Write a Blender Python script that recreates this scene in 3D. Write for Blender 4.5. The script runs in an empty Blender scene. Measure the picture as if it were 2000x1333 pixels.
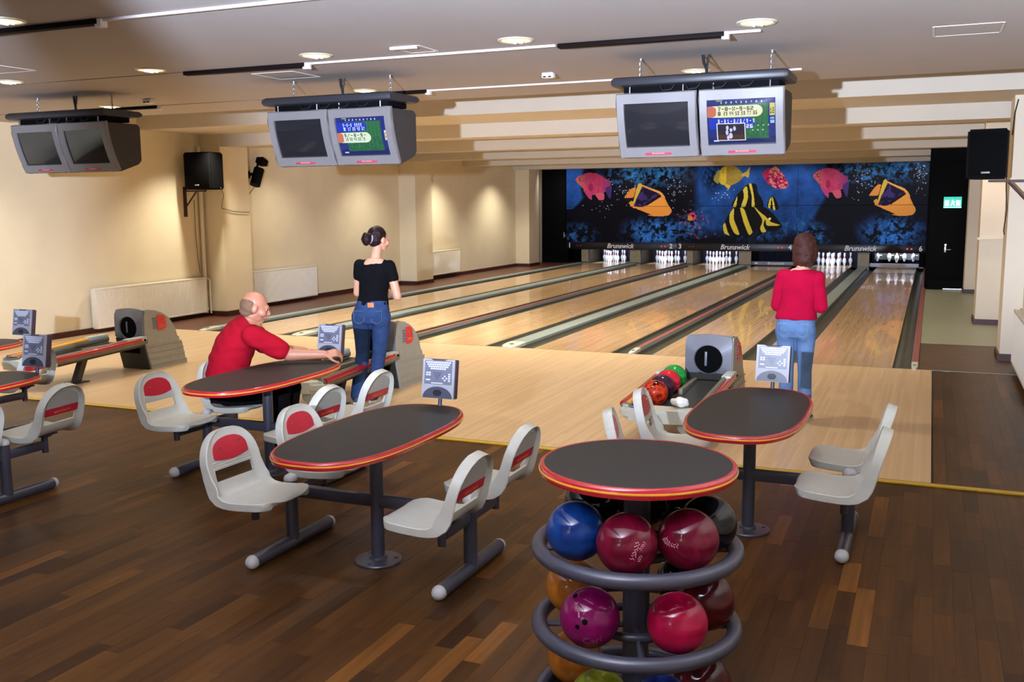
import bpy, bmesh, math, random
import numpy as np
from mathutils import Vector, Matrix

random.seed(7)
RNG = np.random.default_rng(7)
S = bpy.context.scene
C = S.collection
PI = math.pi

# ------------------------------------------------------------------ camera, world, lights, exposure
CAM = Vector((0.339, -11.979, 1.9095))
RV = Vector((0.92064161, 0.3903383, -0.00741889))
UV = Vector((-0.04750298, 0.13086051, 0.99026208))
FV = Vector((-0.38750806, 0.91132406, -0.13901787))
FPX = 1919.35
cd = bpy.data.cameras.new('camera')
cam = bpy.data.objects.new('camera', cd)
C.objects.link(cam)
cd.sensor_fit = 'HORIZONTAL'
cd.sensor_width = 36.0
cd.lens = 36.0 * FPX / 2000.0
cd.clip_start = 0.05
cd.clip_end = 100
M3 = Matrix((RV, UV, -FV)).transposed()
cam.matrix_world = Matrix.Translation(CAM) @ M3.to_4x4()
S.camera = cam


def project(x, y, z):
    d = Vector((x, y, z)) - CAM
    w = d.dot(FV)
    if w <= 0.05:
        return None
    return 1000 + FPX * d.dot(RV) / w, 666.5 - FPX * d.dot(UV) / w


wd = bpy.data.worlds.new('world')
S.world = wd
wd.use_nodes = True
wd.node_tree.nodes['Background'].inputs[0].default_value = (1.0, 0.86, 0.68, 1)
wd.node_tree.nodes['Background'].inputs[1].default_value = 0.012

S.view_settings.view_transform = 'Standard'
S.view_settings.look = 'None'
S.view_settings.gamma = 1.0
S.view_settings.use_curve_mapping = False
S.view_settings.exposure = 0.0

WARM = (1.0, 0.94, 0.80)
COOL = (0.66, 0.77, 1.0)
PITC = (0.72, 0.82, 1.0)


def lamp(name, kind, loc, energy, color, size=0.1, aim=None, cone=90, blend=0.5, sy=None):
    d = bpy.data.lights.new(name, kind)
    d.energy = energy
    d.color = color
    if kind == 'SPOT':
        d.spot_size = math.radians(cone)
        d.spot_blend = blend
        d.shadow_soft_size = size
    elif kind == 'AREA':
        d.size = size
        if sy:
            d.shape = 'RECTANGLE'
            d.size_y = sy
    else:
        d.shadow_soft_size = size
    o = bpy.data.objects.new(name, d)
    C.objects.link(o)
    o.location = loc
    if aim is not None:
        v = Vector(aim) - Vector(loc)
        o.rotation_euler = v.to_track_quat('-Z', 'Y').to_euler()
    return o


ZC = 3.05            # seating-area ceiling
ZL = 3.10            # ceiling over the lanes
# the bright cool light beside the photographer
lamp('flood_light', 'SPOT', (-0.66, -12.25, 2.06), 7700, COOL, 0.035, (-6.2, 0.0, 2.9), 130, 0.5)
lamp('ceiling_fill_light', 'AREA', (-1.6, -13.2, 1.7), 12, COOL, 0.7, (-2.8, -7.0, 3.05))  # added fill that brightens the ceiling, no real lamp there
DOWN = [(-0.756, -5.35), (-2.42, -5.38), (-4.09, -5.38), (-5.80, -5.30), (-7.52, -5.25), (-1.63, -3.18), (-5.0, -3.18), (-8.44, -3.12), (-4.99, -7.42),
        (-9.3, -5.2), (-10.2, -3.0), (-6.7, -7.4), (-3.3, -7.45), (-1.6, -7.45), (-8.4, -7.4), (-3.3, -1.2), (-6.7, -1.2)]  # some entries have no fitting, added to fill out the light
for i, (x, y) in enumerate(DOWN):
    e = 165 if y > -4 else (112 if y > -6 else 19)
    if x > -0.3:
        e *= 0.10
    if x > -2 and y < -5:
        e *= 0.35
    if x < -8:
        e *= 1.05
    lamp('ceiling_lamp_or_fill', 'SPOT', (x, y, ZC - 0.02 if y < -2 else 3.4), e, WARM, 0.07, (x, y, 0), 125, 0.9)
# lamps in the bays between the beams; front row added to brighten the lanes
for y in (1.0, 3.6, 6.9, 10.3, 13.9):
    for x in (-10.3, -7.2, -4.1, -1.0):
        e = {-10.3: 190, -7.2: 250, -4.1: 215, -1.0: 125}[x] * {1.0: 1.7, 3.6: 1.1, 6.9: 0.9, 10.3: 1.2, 13.9: 1.0}[y] * (1.5 if x < -9 and y > 8 else ({1.0: 0.95, 3.6: 0.5}[y] if x < -9 and y < 5 else (1.25 if -8 < x < -4 and y < 5 else 1.0)))
        lamp('lane_lamp_or_fill', 'SPOT', (x, y, ZL - 0.03), e, WARM, 0.08, (x, y, 0), 120, 0.8)
for x in (-10.45, -8.6, -6.8, -5.0, -3.3, -1.5, 0.0):
    lamp('mural_lamp', 'SPOT', (x, 16.35, ZL - 0.05), 52, (0.95, 0.92, 1.0), 0.1, (x, 17.7, 1.4), 110, 0.8)
lamp('corridor_lamp', 'SPOT', (0.75, 4.2, ZL - 0.06), 60, (1.0, 0.85, 0.66), 0.08, (0.75, 4.2, 0), 125, 0.9)
lamp('corridor_lamp', 'SPOT', (0.75, 8.0, 2.85), 45, (1.0, 0.85, 0.66), 0.08, (0.75, 8.0, 0), 125, 0.9)

LP = 3.3854
LANES = []            # (left, right) from lane 1 to lane 6
for k in (2, 1, 0):
    LANES.append((-2.8316 - k * LP, -1.7716 - k * LP))
    LANES.append((-1.06 - k * LP, -k * LP))
for i, (a, b) in enumerate(LANES):
    if i in (3,):
        continue
    lamp('pin_light', 'AREA', ((a + b) / 2, 17.98, 0.50), 15 if i != 5 else 7, PITC, 0.95, ((a + b) / 2, 18.75, 0.05), sy=0.06)

# ------------------------------------------------------------------ materials


def lin(c):
    r = []
    for v in c:
        v = v / 255.0
        r.append(v / 12.92 if v <= 0.04045 else ((v + 0.055) / 1.055) ** 2.4)
    return tuple(r) + (1.0,)


class NT:
    def __init__(s, name):
        s.m = bpy.data.materials.new(name)
        s.m.use_nodes = True
        s.t = s.m.node_tree
        s.n = s.t.nodes
        s.l = s.t.links
        s.b = s.n['Principled BSDF']

    def add(s, typ, **kw):
        n = s.n.new(typ)
        for k, v in kw.items():
            if k == 'ins':
                for a, b in v.items():
                    n.inputs[a].default_value = b
            else:
                setattr(n, k, v)
        return n

    def link(s, a, ao, b, bi):
        s.l.new(a.outputs[ao], b.inputs[bi])


def mat(name, rgb, rough=0.5, metal=0.0, coat=0.0, coat_rough=0.05, spec=0.5, var=0.06, scale=14.0, bump=0.0, bscale=60.0, emit=None, estr=1.0):
    w = NT(name)
    b = w.b
    b.inputs['Roughness'].default_value = rough
    b.inputs['Metallic'].default_value = metal
    b.inputs['Coat Weight'].default_value = coat
    b.inputs['Coat Roughness'].default_value = coat_rough
    b.inputs['Specular IOR Level'].default_value = spec
    c = lin(rgb)
    tc = w.add('ShaderNodeTexCoord')
    if var > 0:
        nz = w.add('ShaderNodeTexNoise', ins={'Scale': scale, 'Detail': 3.0})
        w.link(tc, 'Object', nz, 'Vector')
        rp = w.add('ShaderNodeValToRGB')
        rp.color_ramp.elements[0].position = 0.3
        rp.color_ramp.elements[1].position = 0.7
        rp.color_ramp.elements[0].color = tuple(v * (1 - var) for v in c[:3]) + (1,)
        rp.color_ramp.elements[1].color = tuple(min(1, v * (1 + var)) for v in c[:3]) + (1,)
        w.link(nz, 'Fac', rp, 'Fac')
        w.link(rp, 'Color', b, 'Base Color')
    else:
        b.inputs['Base Color'].default_value = c
    if bump > 0:
        n2 = w.add('ShaderNodeTexNoise', ins={'Scale': bscale, 'Detail': 4.0})
        w.link(tc, 'Object', n2, 'Vector')
        bp = w.add('ShaderNodeBump', ins={'Strength': bump, 'Distance': 0.01})
        w.link(n2, 'Fac', bp, 'Height')
        w.link(bp, 'Normal', b, 'Normal')
    if emit is not None:
        b.inputs['Emission Color'].default_value = lin(emit)
        b.inputs['Emission Strength'].default_value = estr
    return w.m


def plank_mat(name, island):
    """dark tropical parquet; every plank has its own tone"""
    w = NT(name)
    if island:
        g = w.add('ShaderNodeNewGeometry')
        src = (g, 'Random Per Island')
    else:
        g = w.add('ShaderNodeObjectInfo')
        src = (g, 'Random')
    geo = w.add('ShaderNodeNewGeometry')
    mp = w.add('ShaderNodeMapping', ins={'Scale': (30.0, 1.6, 1.0)})
    w.link(geo, 'Position', mp, 'Vector')
    mul = w.add('ShaderNodeMath', operation='MULTIPLY', ins={1: 37.0})
    w.l.new(src[0].outputs[src[1]], mul.inputs[0])
    cmb = w.add('ShaderNodeCombineXYZ')
    w.link(mul, 0, cmb, 'Z')
    va = w.add('ShaderNodeVectorMath', operation='ADD')
    w.link(mp, 0, va, 0)
    w.link(cmb, 0, va, 1)
    nz = w.add('ShaderNodeTexNoise', ins={'Scale': 1.0, 'Detail': 5.0, 'Roughness': 0.6})
    w.link(va, 0, nz, 'Vector')
    rp = w.add('ShaderNodeValToRGB')
    e = rp.color_ramp.elements
    e[0].position = 0.0
    e[0].color = lin((54, 32, 15))
    e[1].position = 1.0
    e[1].color = lin((122, 77, 32))
    for p, c in ((0.15, (70, 43, 18)), (0.5, (76, 47, 20)), (0.82, (84, 52, 21)), (0.95, (94, 59, 24))):
        x = e.new(p)
        x.color = lin(c)
    w.l.new(src[0].outputs[src[1]], rp.inputs['Fac'])
    r2 = w.add('ShaderNodeValToRGB')
    r2.color_ramp.elements[0].color = (0.62, 0.60, 0.58, 1)
    r2.color_ramp.elements[1].color = (1.22, 1.20, 1.16, 1)
    r2.color_ramp.elements[0].position = 0.3
    r2.color_ramp.elements[1].position = 0.72
    w.link(nz, 'Fac', r2, 'Fac')
    mx = w.add('ShaderNodeMixRGB', blend_type='MULTIPLY', ins={'Fac': 1.0})
    w.link(rp, 'Color', mx, 1)
    w.link(r2, 'Color', mx, 2)
    w.link(mx, 0, w.b, 'Base Color')
    w.b.inputs['Roughness'].default_value = 0.40
    w.b.inputs['Specular IOR Level'].default_value = 0.22
    n3 = w.add('ShaderNodeTexNoise', ins={'Scale': 5.0, 'Detail': 2.0})
    w.link(geo, 'Position', n3, 'Vector')
    bp = w.add('ShaderNodeBump', ins={'Strength': 0.06, 'Distance': 0.02})
    w.link(n3, 'Fac', bp, 'Height')
    w.link(bp, 'Normal', w.b, 'Normal')
    return w.m


def board_mat(name, c0, c1, rough, coat, width=0.0271, seam=0.84):
    """narrow maple boards running along Y"""
    w = NT(name)
    geo = w.add('ShaderNodeNewGeometry')
    sp = w.add('ShaderNodeSeparateXYZ')
    w.link(geo, 'Position', sp, 0)
    dv = w.add('ShaderNodeMath', operation='DIVIDE', ins={1: width})
    w.link(sp, 'X', dv, 0)
    fl = w.add('ShaderNodeMath', operation='FLOOR')
    w.link(dv, 0, fl, 0)
    wn0 = w.add('ShaderNodeTexWhiteNoise', noise_dimensions='1D')
    w.link(fl, 0, wn0, 'W')
    # board ends, staggered
    ym = w.add('ShaderNodeMath', operation='MULTIPLY_ADD', ins={1: 7.0})
    w.link(wn0, 'Value', ym, 0)
    w.link(sp, 'Y', ym, 2)
    yd = w.add('ShaderNodeMath', operation='DIVIDE', ins={1: 1.3})
    w.link(ym, 0, yd, 0)
    yf = w.add('ShaderNodeMath', operation='FLOOR')
    w.link(yd, 0, yf, 0)
    cb = w.add('ShaderNodeCombineXYZ')
    w.link(fl, 0, cb, 'X')
    w.link(yf, 0, cb, 'Y')
    wn = w.add('ShaderNodeTexWhiteNoise', noise_dimensions='3D')
    w.link(cb, 0, wn, 'Vector')
    rp = w.add('ShaderNodeValToRGB')
    rp.color_ramp.elements[0].color = lin(c0)
    rp.color_ramp.elements[1].color = lin(c1)
    w.link(wn, 'Value', rp, 'Fac')
    fr = w.add('ShaderNodeMath', operation='FRACT')
    w.link(dv, 0, fr, 0)
    gt = w.add('ShaderNodeMath', operation='GREATER_THAN', ins={1: 0.94})
    w.link(fr, 0, gt, 0)
    dk = w.add('ShaderNodeMixRGB', blend_type='MULTIPLY', ins={2: (seam, seam * 0.96, seam * 0.9, 1)})
    w.link(gt, 0, dk, 'Fac')
    w.link(rp, 'Color', dk, 1)
    mp = w.add('ShaderNodeMapping', ins={'Scale': (120.0, 1.2, 1.0)})
    w.link(geo, 'Position', mp, 'Vector')
    nz = w.add('ShaderNodeTexNoise', ins={'Scale': 1.0, 'Detail': 4.0})
    w.link(mp, 0, nz, 'Vector')
    r2 = w.add('ShaderNodeValToRGB')
    r2.color_ramp.elements[0].color = (0.95, 0.945, 0.935, 1)
    r2.color_ramp.elements[1].color = (1.04, 1.04, 1.04, 1)
    w.link(nz, 'Fac', r2, 'Fac')
    mx = w.add('ShaderNodeMixRGB', blend_type='MULTIPLY', ins={'Fac': 1.0})
    w.link(dk, 0, mx, 1)
    w.link(r2, 'Color', mx, 2)
    w.link(mx, 0, w.b, 'Base Color')
    w.b.inputs['Roughness'].default_value = rough
    w.b.inputs['Coat Weight'].default_value = coat
    w.b.inputs['Coat Roughness'].default_value = 0.03
    return w.m


def vcol_mat(name, emit=0.0, rough=0.4, coat=0.0):
    w = NT(name)
    a = w.add('ShaderNodeAttribute', attribute_name='paint')
    if emit > 0:
        w.b.inputs['Base Color'].default_value = (0.01, 0.01, 0.012, 1)
        w.link(a, 'Color', w.b, 'Emission Color')
        w.b.inputs['Emission Strength'].default_value = emit
    else:
        w.link(a, 'Color', w.b, 'Base Color')
    w.b.inputs['Roughness'].default_value = rough
    w.b.inputs['Coat Weight'].default_value = coat
    return w.m


def ball_mat(name, c0, c1, scale=6.0):
    w = NT(name)
    tc = w.add('ShaderNodeTexCoord')
    nz = w.add('ShaderNodeTexNoise', ins={'Scale': scale, 'Detail': 6.0, 'Distortion': 2.2})
    w.link(tc, 'Object', nz, 'Vector')
    rp = w.add('ShaderNodeValToRGB')
    rp.color_ramp.elements[0].position = 0.35
    rp.color_ramp.elements[1].position = 0.68
    rp.color_ramp.elements[0].color = lin(c0)
    rp.color_ramp.elements[1].color = lin(c1)
    w.link(nz, 'Fac', rp, 'Fac')
    w.link(rp, 'Color', w.b, 'Base Color')
    w.b.inputs['Roughness'].default_value = 0.5
    w.b.inputs['Specular IOR Level'].default_value = 0.05
    w.b.inputs['Coat Weight'].default_value = 0.7
    w.b.inputs['Coat Roughness'].default_value = 0.06
    return w.m


m_wall = mat('wall_paint', (226, 212, 180), 0.75, var=0.03, scale=2.0, bump=0.05, bscale=25)
m_wallr = mat('wall_paint_side', (222, 208, 184), 0.75, var=0.03, scale=2.0, bump=0.05, bscale=25)
m_ceil = mat('ceiling_paint', (178, 169, 163), 0.85, var=0.02, scale=1.5)
m_beam = mat('beam_paint', (206, 196, 178), 0.8, var=0.02, scale=2.0)
m_base = mat('baseboard_wood', (66, 26, 18), 0.5)
m_under = mat('floor_joint', (44, 27, 16), 0.8)
m_plank = plank_mat('parquet_plank', False)
m_plankf = plank_mat('parquet_field', True)
m_side = mat('side_floor_wood', (92, 52, 34), 0.4, var=0.15, scale=3)
m_corr = mat('grey_vinyl', (148, 150, 128), 0.4, var=0.04, scale=3)
m_darkc = mat('brown_vinyl', (82, 56, 38), 0.45, var=0.18, scale=4)
m_app = board_mat('approach_maple', (206, 172, 130), (221, 188, 146), 0.38, 0.15)
m_lane = board_mat('lane_maple', (204, 166, 120), (224, 188, 142), 0.2, 0.45)
m_yel = mat('yellow_strip', (206, 166, 44), 0.45)
m_yeld = mat('yellow_strip_edge', (150, 104, 24), 0.5)
m_gut = mat('gutter_grey', (70, 72, 62), 0.32, spec=0.5, var=0.12, scale=5)
m_cap = mat('capping_grey', (140, 150, 146), 0.4, var=0.05)
m_capred = mat('capping_red', (142, 72, 70), 0.45)
m_capwhite = mat('capping_end', (196, 196, 182), 0.35)
m_black = mat('black_paint', (3, 3, 4), 0.7, var=0, spec=0.1)
m_pitdark = mat('pit_black', (6, 6, 10), 0.8, var=0, spec=0.1)
m_kick = mat('kickback_beige', (150, 138, 108), 0.5, var=0.12, scale=6)
m_kickd = mat('kickback_inner', (44, 32, 18), 0.5)
m_mural = vcol_mat('printed_mural', 0, 0.5, 0.0)
m_mural.node_tree.nodes['Principled BSDF'].inputs['Specular IOR Level'].default_value = 0.12
m_screen = vcol_mat('lit_screen', 1.15, 0.12, 0.3)
m_mask = mat('mask_strip_black', (14, 12, 20), 0.35, var=0)
m_white = mat('white_print', (236, 236, 236), 0.4, var=0)
m_led = mat('red_led', (120, 8, 30), 0.3, var=0, emit=(255, 20, 60), estr=1.2)
m_pin = mat('pin_white', (240, 240, 244), 0.25, coat=0.6, var=0)
m_pinred = mat('pin_stripe_red', (170, 16, 44), 0.3, var=0)
m_metal = mat('table_steel_grey', (64, 64, 76), 0.34, metal=0.15, spec=0.6, var=0.04)
m_capgrey = mat('cap_grey_plastic', (182, 180, 178), 0.35)
m_seat = mat('seat_plastic_grey', (196, 195, 184), 0.36, spec=0.45, var=0.03, bump=0.03, bscale=140)
m_seatb = mat('seat_panel_grey', (164, 162, 154), 0.4, var=0.03)
m_pad = mat('seat_pad_red', (182, 34, 52), 0.34, var=0.08, scale=7)
m_padtxt = mat('seat_text_orange', (210, 92, 62), 0.5, var=0)
m_rivet = mat('brass_rivet', (212, 150, 70), 0.25, metal=0.8, var=0)
m_top = mat('table_laminate', (46, 44, 41), 0.5, var=0.12, scale=160, spec=0.32)
m_edge = mat('table_edge_red', (176, 32, 42), 0.22, coat=0.5)
m_edgey = mat('table_edge_yellow', (226, 156, 48), 0.25, coat=0.4)
m_conf = mat('console_face_silver', (140, 138, 144), 0.45)
m_cons = mat('console_shell_dark', (62, 48, 58), 0.5)
m_conk = mat('console_keypad_grey', (92, 92, 106), 0.4)
m_key = mat('console_key_white', (176, 176, 190), 0.4, var=0)
m_condark = mat('console_arc_grey', (58, 58, 70), 0.4)
m_ret = mat('return_beige_plastic', (152, 150, 138), 0.48, var=0.05)
m_retd = mat('return_front_grey', (104, 104, 114), 0.4)
m_hole = mat('opening_shade_black', (3, 3, 4), 0.8, var=0, spec=0.08)  # flat black standing in for the shade inside openings
m_rail = mat('return_rail_grey', (112, 108, 94), 0.4)
m_railw = mat('return_plate_grey', (178, 184, 176), 0.35)
m_red = mat('emblem_red', (214, 52, 52), 0.4, var=0)
m_mon = mat('monitor_silver', (124, 119, 119), 0.42, metal=0.0, var=0.03)
m_mond = mat('monitor_shell_grey', (64, 60, 58), 0.6, spec=0.3)
m_scroff = mat('dark_screen', (34, 34, 38), 0.14, spec=0.6, var=0, coat=0.5)
m_badge = mat('badge_red', (190, 58, 78), 0.4, var=0)
m_badget = mat('badge_text', (235, 170, 160), 0.4, var=0)
m_can = mat('canopy_slate', (44, 44, 50), 0.42, var=0.05)
m_chain = mat('chain_steel', (190, 186, 184), 0.3, metal=0.9, var=0)
m_cable = mat('black_cable', (22, 20, 22), 0.5, var=0)
m_cablew = mat('thin_cable', (96, 84, 60), 0.6, var=0)
m_track = mat('track_white', (226, 216, 214), 0.5, var=0)
m_slot = mat('track_slot_dark', (16, 7, 6), 0.7, var=0, spec=0.1)
m_seam = mat('ceiling_seam', (120, 104, 92), 0.7, var=0)
m_ring = mat('downlight_ring', (214, 206, 190), 0.35, metal=0.3, var=0)
m_bulb = mat('downlight_glass', (240, 220, 160), 0.2, var=0.2, scale=40, emit=(255, 242, 200), estr=0.8)
m_hatch = mat('hatch_white', (214, 204, 196), 0.6, var=0)
m_det = mat('detector_white', (226, 220, 214), 0.4, var=0)
m_spk = mat('speaker_black', (3, 3, 4), 0.7, var=0, spec=0.12)
m_spkl = mat('speaker_text', (150, 150, 150), 0.4, var=0)
m_bracket = mat('bracket_maroon', (52, 18, 20), 0.5)
m_rad = mat('radiator_white', (232, 226, 212), 0.4, var=0.02)
m_pipe = mat('pipe_cream', (222, 212, 188), 0.45, var=0.02)
m_exit = mat('exit_green', (24, 140, 120), 0.4, var=0, emit=(60, 220, 190), estr=0.9)
m_exitw = mat('exit_white', (240, 255, 250), 0.4, var=0, emit=(225, 255, 245), estr=1.5)
m_hand = mat('handle_steel', (200, 200, 200), 0.3, metal=0.9, var=0)
m_skin = mat('skin', (204, 150, 122), 0.5, var=0.05, scale=18)
m_skinr = mat('skin_ruddy', (166, 110, 84), 0.5, var=0.08, scale=20)
m_tee = mat('black_cotton', (9, 9, 13), 0.9, spec=0.12, var=0.15, bump=0.15, bscale=60)
m_redtee = mat('crimson_cotton', (150, 8, 30), 0.9, spec=0.12, var=0.08, scale=9, bump=0.12, bscale=40)
m_pink = mat('raspberry_knit', (160, 3, 46), 0.9, spec=0.12, var=0.07, scale=10, bump=0.15, bscale=90)
m_jean = mat('dark_denim', (44, 64, 104), 0.9, spec=0.12, var=0.18, scale=16, bump=0.2, bscale=180)
m_jeanl = mat('faded_denim', (92, 120, 160), 0.9, spec=0.12, var=0.16, scale=9, bump=0.2, bscale=180)
m_trous = mat('black_trousers', (10, 9, 12), 0.9, spec=0.12, var=0.1)
m_hairb = mat('brown_hair', (58, 26, 18), 0.65, spec=0.25, var=0.35, scale=40, bump=0.5, bscale=70)
m_haird = mat('dark_hair', (30, 9, 12), 0.6, spec=0.25, var=0.35, scale=40, bump=0.5, bscale=70)
m_hairg = mat('grey_brown_hair', (112, 84, 64), 0.8, spec=0.15, var=0.2, scale=60, bump=0.4, bscale=120)
m_leather = mat('leather_patch', (190, 118, 72), 0.6)
m_shoe = mat('dark_shoe', (40, 38, 52), 0.5)
m_shoew = mat('shoe_sole_white', (200, 196, 190), 0.5)
m_eye = mat('eye_white', (220, 214, 208), 0.25, var=0)
m_lip = mat('lip', (170, 92, 86), 0.5, var=0)
m_tie = mat('hair_tie', (176, 160, 190), 0.4, var=0)
m_bag = mat('white_cloth', (226, 224, 220), 0.7)

# ------------------------------------------------------------------ geometry helpers


class MB:
    def __init__(s):
        s.bm = bmesh.new()

    def box(s, c, size, rz=0.0, bev=0.0, rot=None):
        r = bmesh.ops.create_cube(s.bm, size=1.0)
        vs = r['verts']
        bmesh.ops.scale(s.bm, vec=size, verts=vs)
        if bev > 0:
            es = list({e for v in vs for e in v.link_edges})
            rr = bmesh.ops.bevel(s.bm, geom=es, offset=bev, segments=2, affect='EDGES', profile=0.5)
            vs = list({v for f in rr['faces'] for v in f.verts} | {v for v in vs if v.is_valid})
        if rot is not None:
            bmesh.ops.rotate(s.bm, cent=(0, 0, 0), matrix=rot, verts=vs)
        elif rz:
            bmesh.ops.rotate(s.bm, cent=(0, 0, 0), matrix=Matrix.Rotation(rz, 3, 'Z'), verts=vs)
        bmesh.ops.translate(s.bm, vec=c, verts=vs)
        return s

    def bb(s, a, b, bev=0.0):
        a = Vector(a)
        b = Vector(b)
        return s.box((a + b) / 2, (abs(b.x - a.x), abs(b.y - a.y), abs(b.z - a.z)), bev=bev)

    def rings(s, rs, close=True, caps=True):
        """loft through lists of points (all the same count)"""
        prev = None
        first = None
        for pts in rs:
            vs = [s.bm.verts.new(p) for p in pts]
            if prev:
                n = len(vs)
                for i in range(n if close else n - 1):
                    j = (i + 1) % n
                    s.bm.faces.new((prev[i], prev[j], vs[j], vs[i]))
            else:
                first = vs
            prev = vs
        if caps and close:
            s.bm.faces.new(list(reversed(first)))
            s.bm.faces.new(prev)
        return s

    def cyl(s, p0, p1, r, r1=None, n=16, caps=True):
        p0 = Vector(p0)
        p1 = Vector(p1)
        r1 = r if r1 is None else r1
        d = (p1 - p0).normalized()
        a = d.orthogonal().normalized()
        b = d.cross(a)
        rs = [[p + (a * math.cos(t) + b * math.sin(t)) * q for t in [2 * PI * i / n for i in range(n)]] for p, q in ((p0, r), (p1, r1))]
        return s.rings(rs, caps=caps)

    def tube(s, pts, r, n=8, closed=False):
        pts = [Vector(p) for p in pts]
        rs = []
        up = None
        N = len(pts)
        for i, p in enumerate(pts):
            if closed:
                d = pts[(i + 1) % N] - pts[i - 1]
            else:
                d = pts[min(i + 1, N - 1)] - pts[max(i - 1, 0)]
            d.normalize()
            if up is None:
                up = d.orthogonal().normalized()
            up = (up - d * up.dot(d)).normalized()
            b = d.cross(up)
            rr = r[i] if isinstance(r, (list, tuple)) else r
            rs.append([p + (up * math.cos(t) + b * math.sin(t)) * rr for t in [2 * PI * k / n for k in range(n)]])
        if closed:
            rs.append(rs[0])
            return s.rings(rs, caps=False)
        return s.rings(rs)

    def torus(s, c, R, r, n=48, m=10, z=None):
        c = Vector(c)
        rs = []
        for i in range(n + 1):
            t = 2 * PI * (i % n) / n
            e = Vector((math.cos(t), math.sin(t), 0))
            rs.append([c + e * (R + r * math.cos(u)) + Vector((0, 0, r * math.sin(u))) for u in [2 * PI * k / m for k in range(m)]])
        s.rings(rs, caps=False)
        bmesh.ops.remove_doubles(s.bm, verts=s.bm.verts[:], dist=1e-6)
        return s

    def lathe(s, c, prof, n=24, axis='Z'):
        c = Vector(c)
        rs = []
        for (r, h) in prof:
            ring = []
            for i in range(n):
                t = 2 * PI * i / n
                if axis == 'Z':
                    ring.append(c + Vector((r * math.cos(t), r * math.sin(t), h)))
                elif axis == 'Y':
                    ring.append(c + Vector((r * math.cos(t), h, -r * math.sin(t))))
                else:
                    ring.append(c + Vector((h, r * math.cos(t), r * math.sin(t))))
            rs.append(ring)
        return s.rings(rs)

    def sphere(s, c, r, n=24, m=14, scale=(1, 1, 1), rot=None):
        q = bmesh.ops.create_uvsphere(s.bm, u_segments=n, v_segments=m, radius=r)
        bmesh.ops.scale(s.bm, vec=scale, verts=q['verts'])
        if rot is not None:
            bmesh.ops.rotate(s.bm, cent=(0, 0, 0), matrix=rot, verts=q['verts'])
        bmesh.ops.translate(s.bm, vec=c, verts=q['verts'])
        return s

    def prism(s, poly, axis, a, b):
        """extrude a 2-D polygon along an axis from a to b"""
        def P(u, v, w):
            return {'X': (w, u, v), 'Y': (u, w, v), 'Z': (u, v, w)}[axis]
        return s.rings([[Vector(P(u, v, a)) for u, v in poly], [Vector(P(u, v, b)) for u, v in poly]])

    def quad(s, *p):
        s.bm.faces.new([s.bm.verts.new(q) for q in p])
        return s

    def mesh(s, name, m, smooth=True):
        bmesh.ops.recalc_face_normals(s.bm, faces=s.bm.faces[:])
        me = bpy.data.meshes.new(name)
        s.bm.to_mesh(me)
        s.bm.free()
        for x in (m if isinstance(m, (list, tuple)) else [m]):
            me.materials.append(x)
        if smooth:
            me.polygons.foreach_set('use_smooth', [True] * len(me.polygons))
            try:
                me.set_sharp_from_angle(angle=math.radians(38))
            except Exception:
                pass
        return me

    def build(s, name, m, parent=None, smooth=True):
        return place(name, s.mesh(name, m, smooth), parent)


def place(name, me, parent=None, loc=(0, 0, 0), rot=(0, 0, 0)):
    o = bpy.data.objects.new(name, me)
    C.objects.link(o)
    o.location = loc
    o.rotation_euler = rot
    if parent is not None:
        o.parent = parent
    return o


def thing(name, label, cat, loc=(0, 0, 0), rz=0.0, group=None):
    o = bpy.data.objects.new(name, None)
    C.objects.link(o)
    o.empty_display_size = 0.1
    o.location = loc
    o.rotation_euler = (0, 0, rz)
    return tag(o, label, cat, group)


def tag(o, label, cat, group=None):
    o['label'] = label
    o['category'] = cat
    if group:
        o['group'] = group
    return o


def struct(o):
    o['kind'] = 'structure'
    return o


def dup(root, loc, rz=None, label=None, group=None):
    r = root.copy()
    C.objects.link(r)
    r.location = loc
    if rz is not None:
        r.rotation_euler = (0, 0, rz)
    if label:
        r['label'] = label
    if group:
        r['group'] = group
    for ch in list(root.children):
        c = ch.copy()
        C.objects.link(c)
        c.parent = r
        for g in list(ch.children):
            d = g.copy()
            C.objects.link(d)
            d.parent = c
    return r


def text_mesh(body, size, m, extrude=0.002, shear=0.0, sx=1.0, offset=0.0):
    cu = bpy.data.curves.new('lettering', 'FONT')
    cu.body = body
    cu.size = size
    cu.extrude = extrude
    cu.shear = shear
    cu.offset = offset
    cu.align_x = 'CENTER'
    cu.align_y = 'CENTER'
    cu.resolution_u = 2
    o = bpy.data.objects.new('lettering', cu)
    C.objects.link(o)
    bpy.context.view_layer.update()
    me = bpy.data.meshes.new_from_object(o.evaluated_get(bpy.context.evaluated_depsgraph_get()))
    bpy.data.objects.remove(o)
    bpy.data.curves.remove(cu)
    if sx != 1.0:
        me.transform(Matrix.Diagonal((sx, 1, 1, 1)))
    me.materials.clear()
    me.materials.append(m)
    return me


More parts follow.
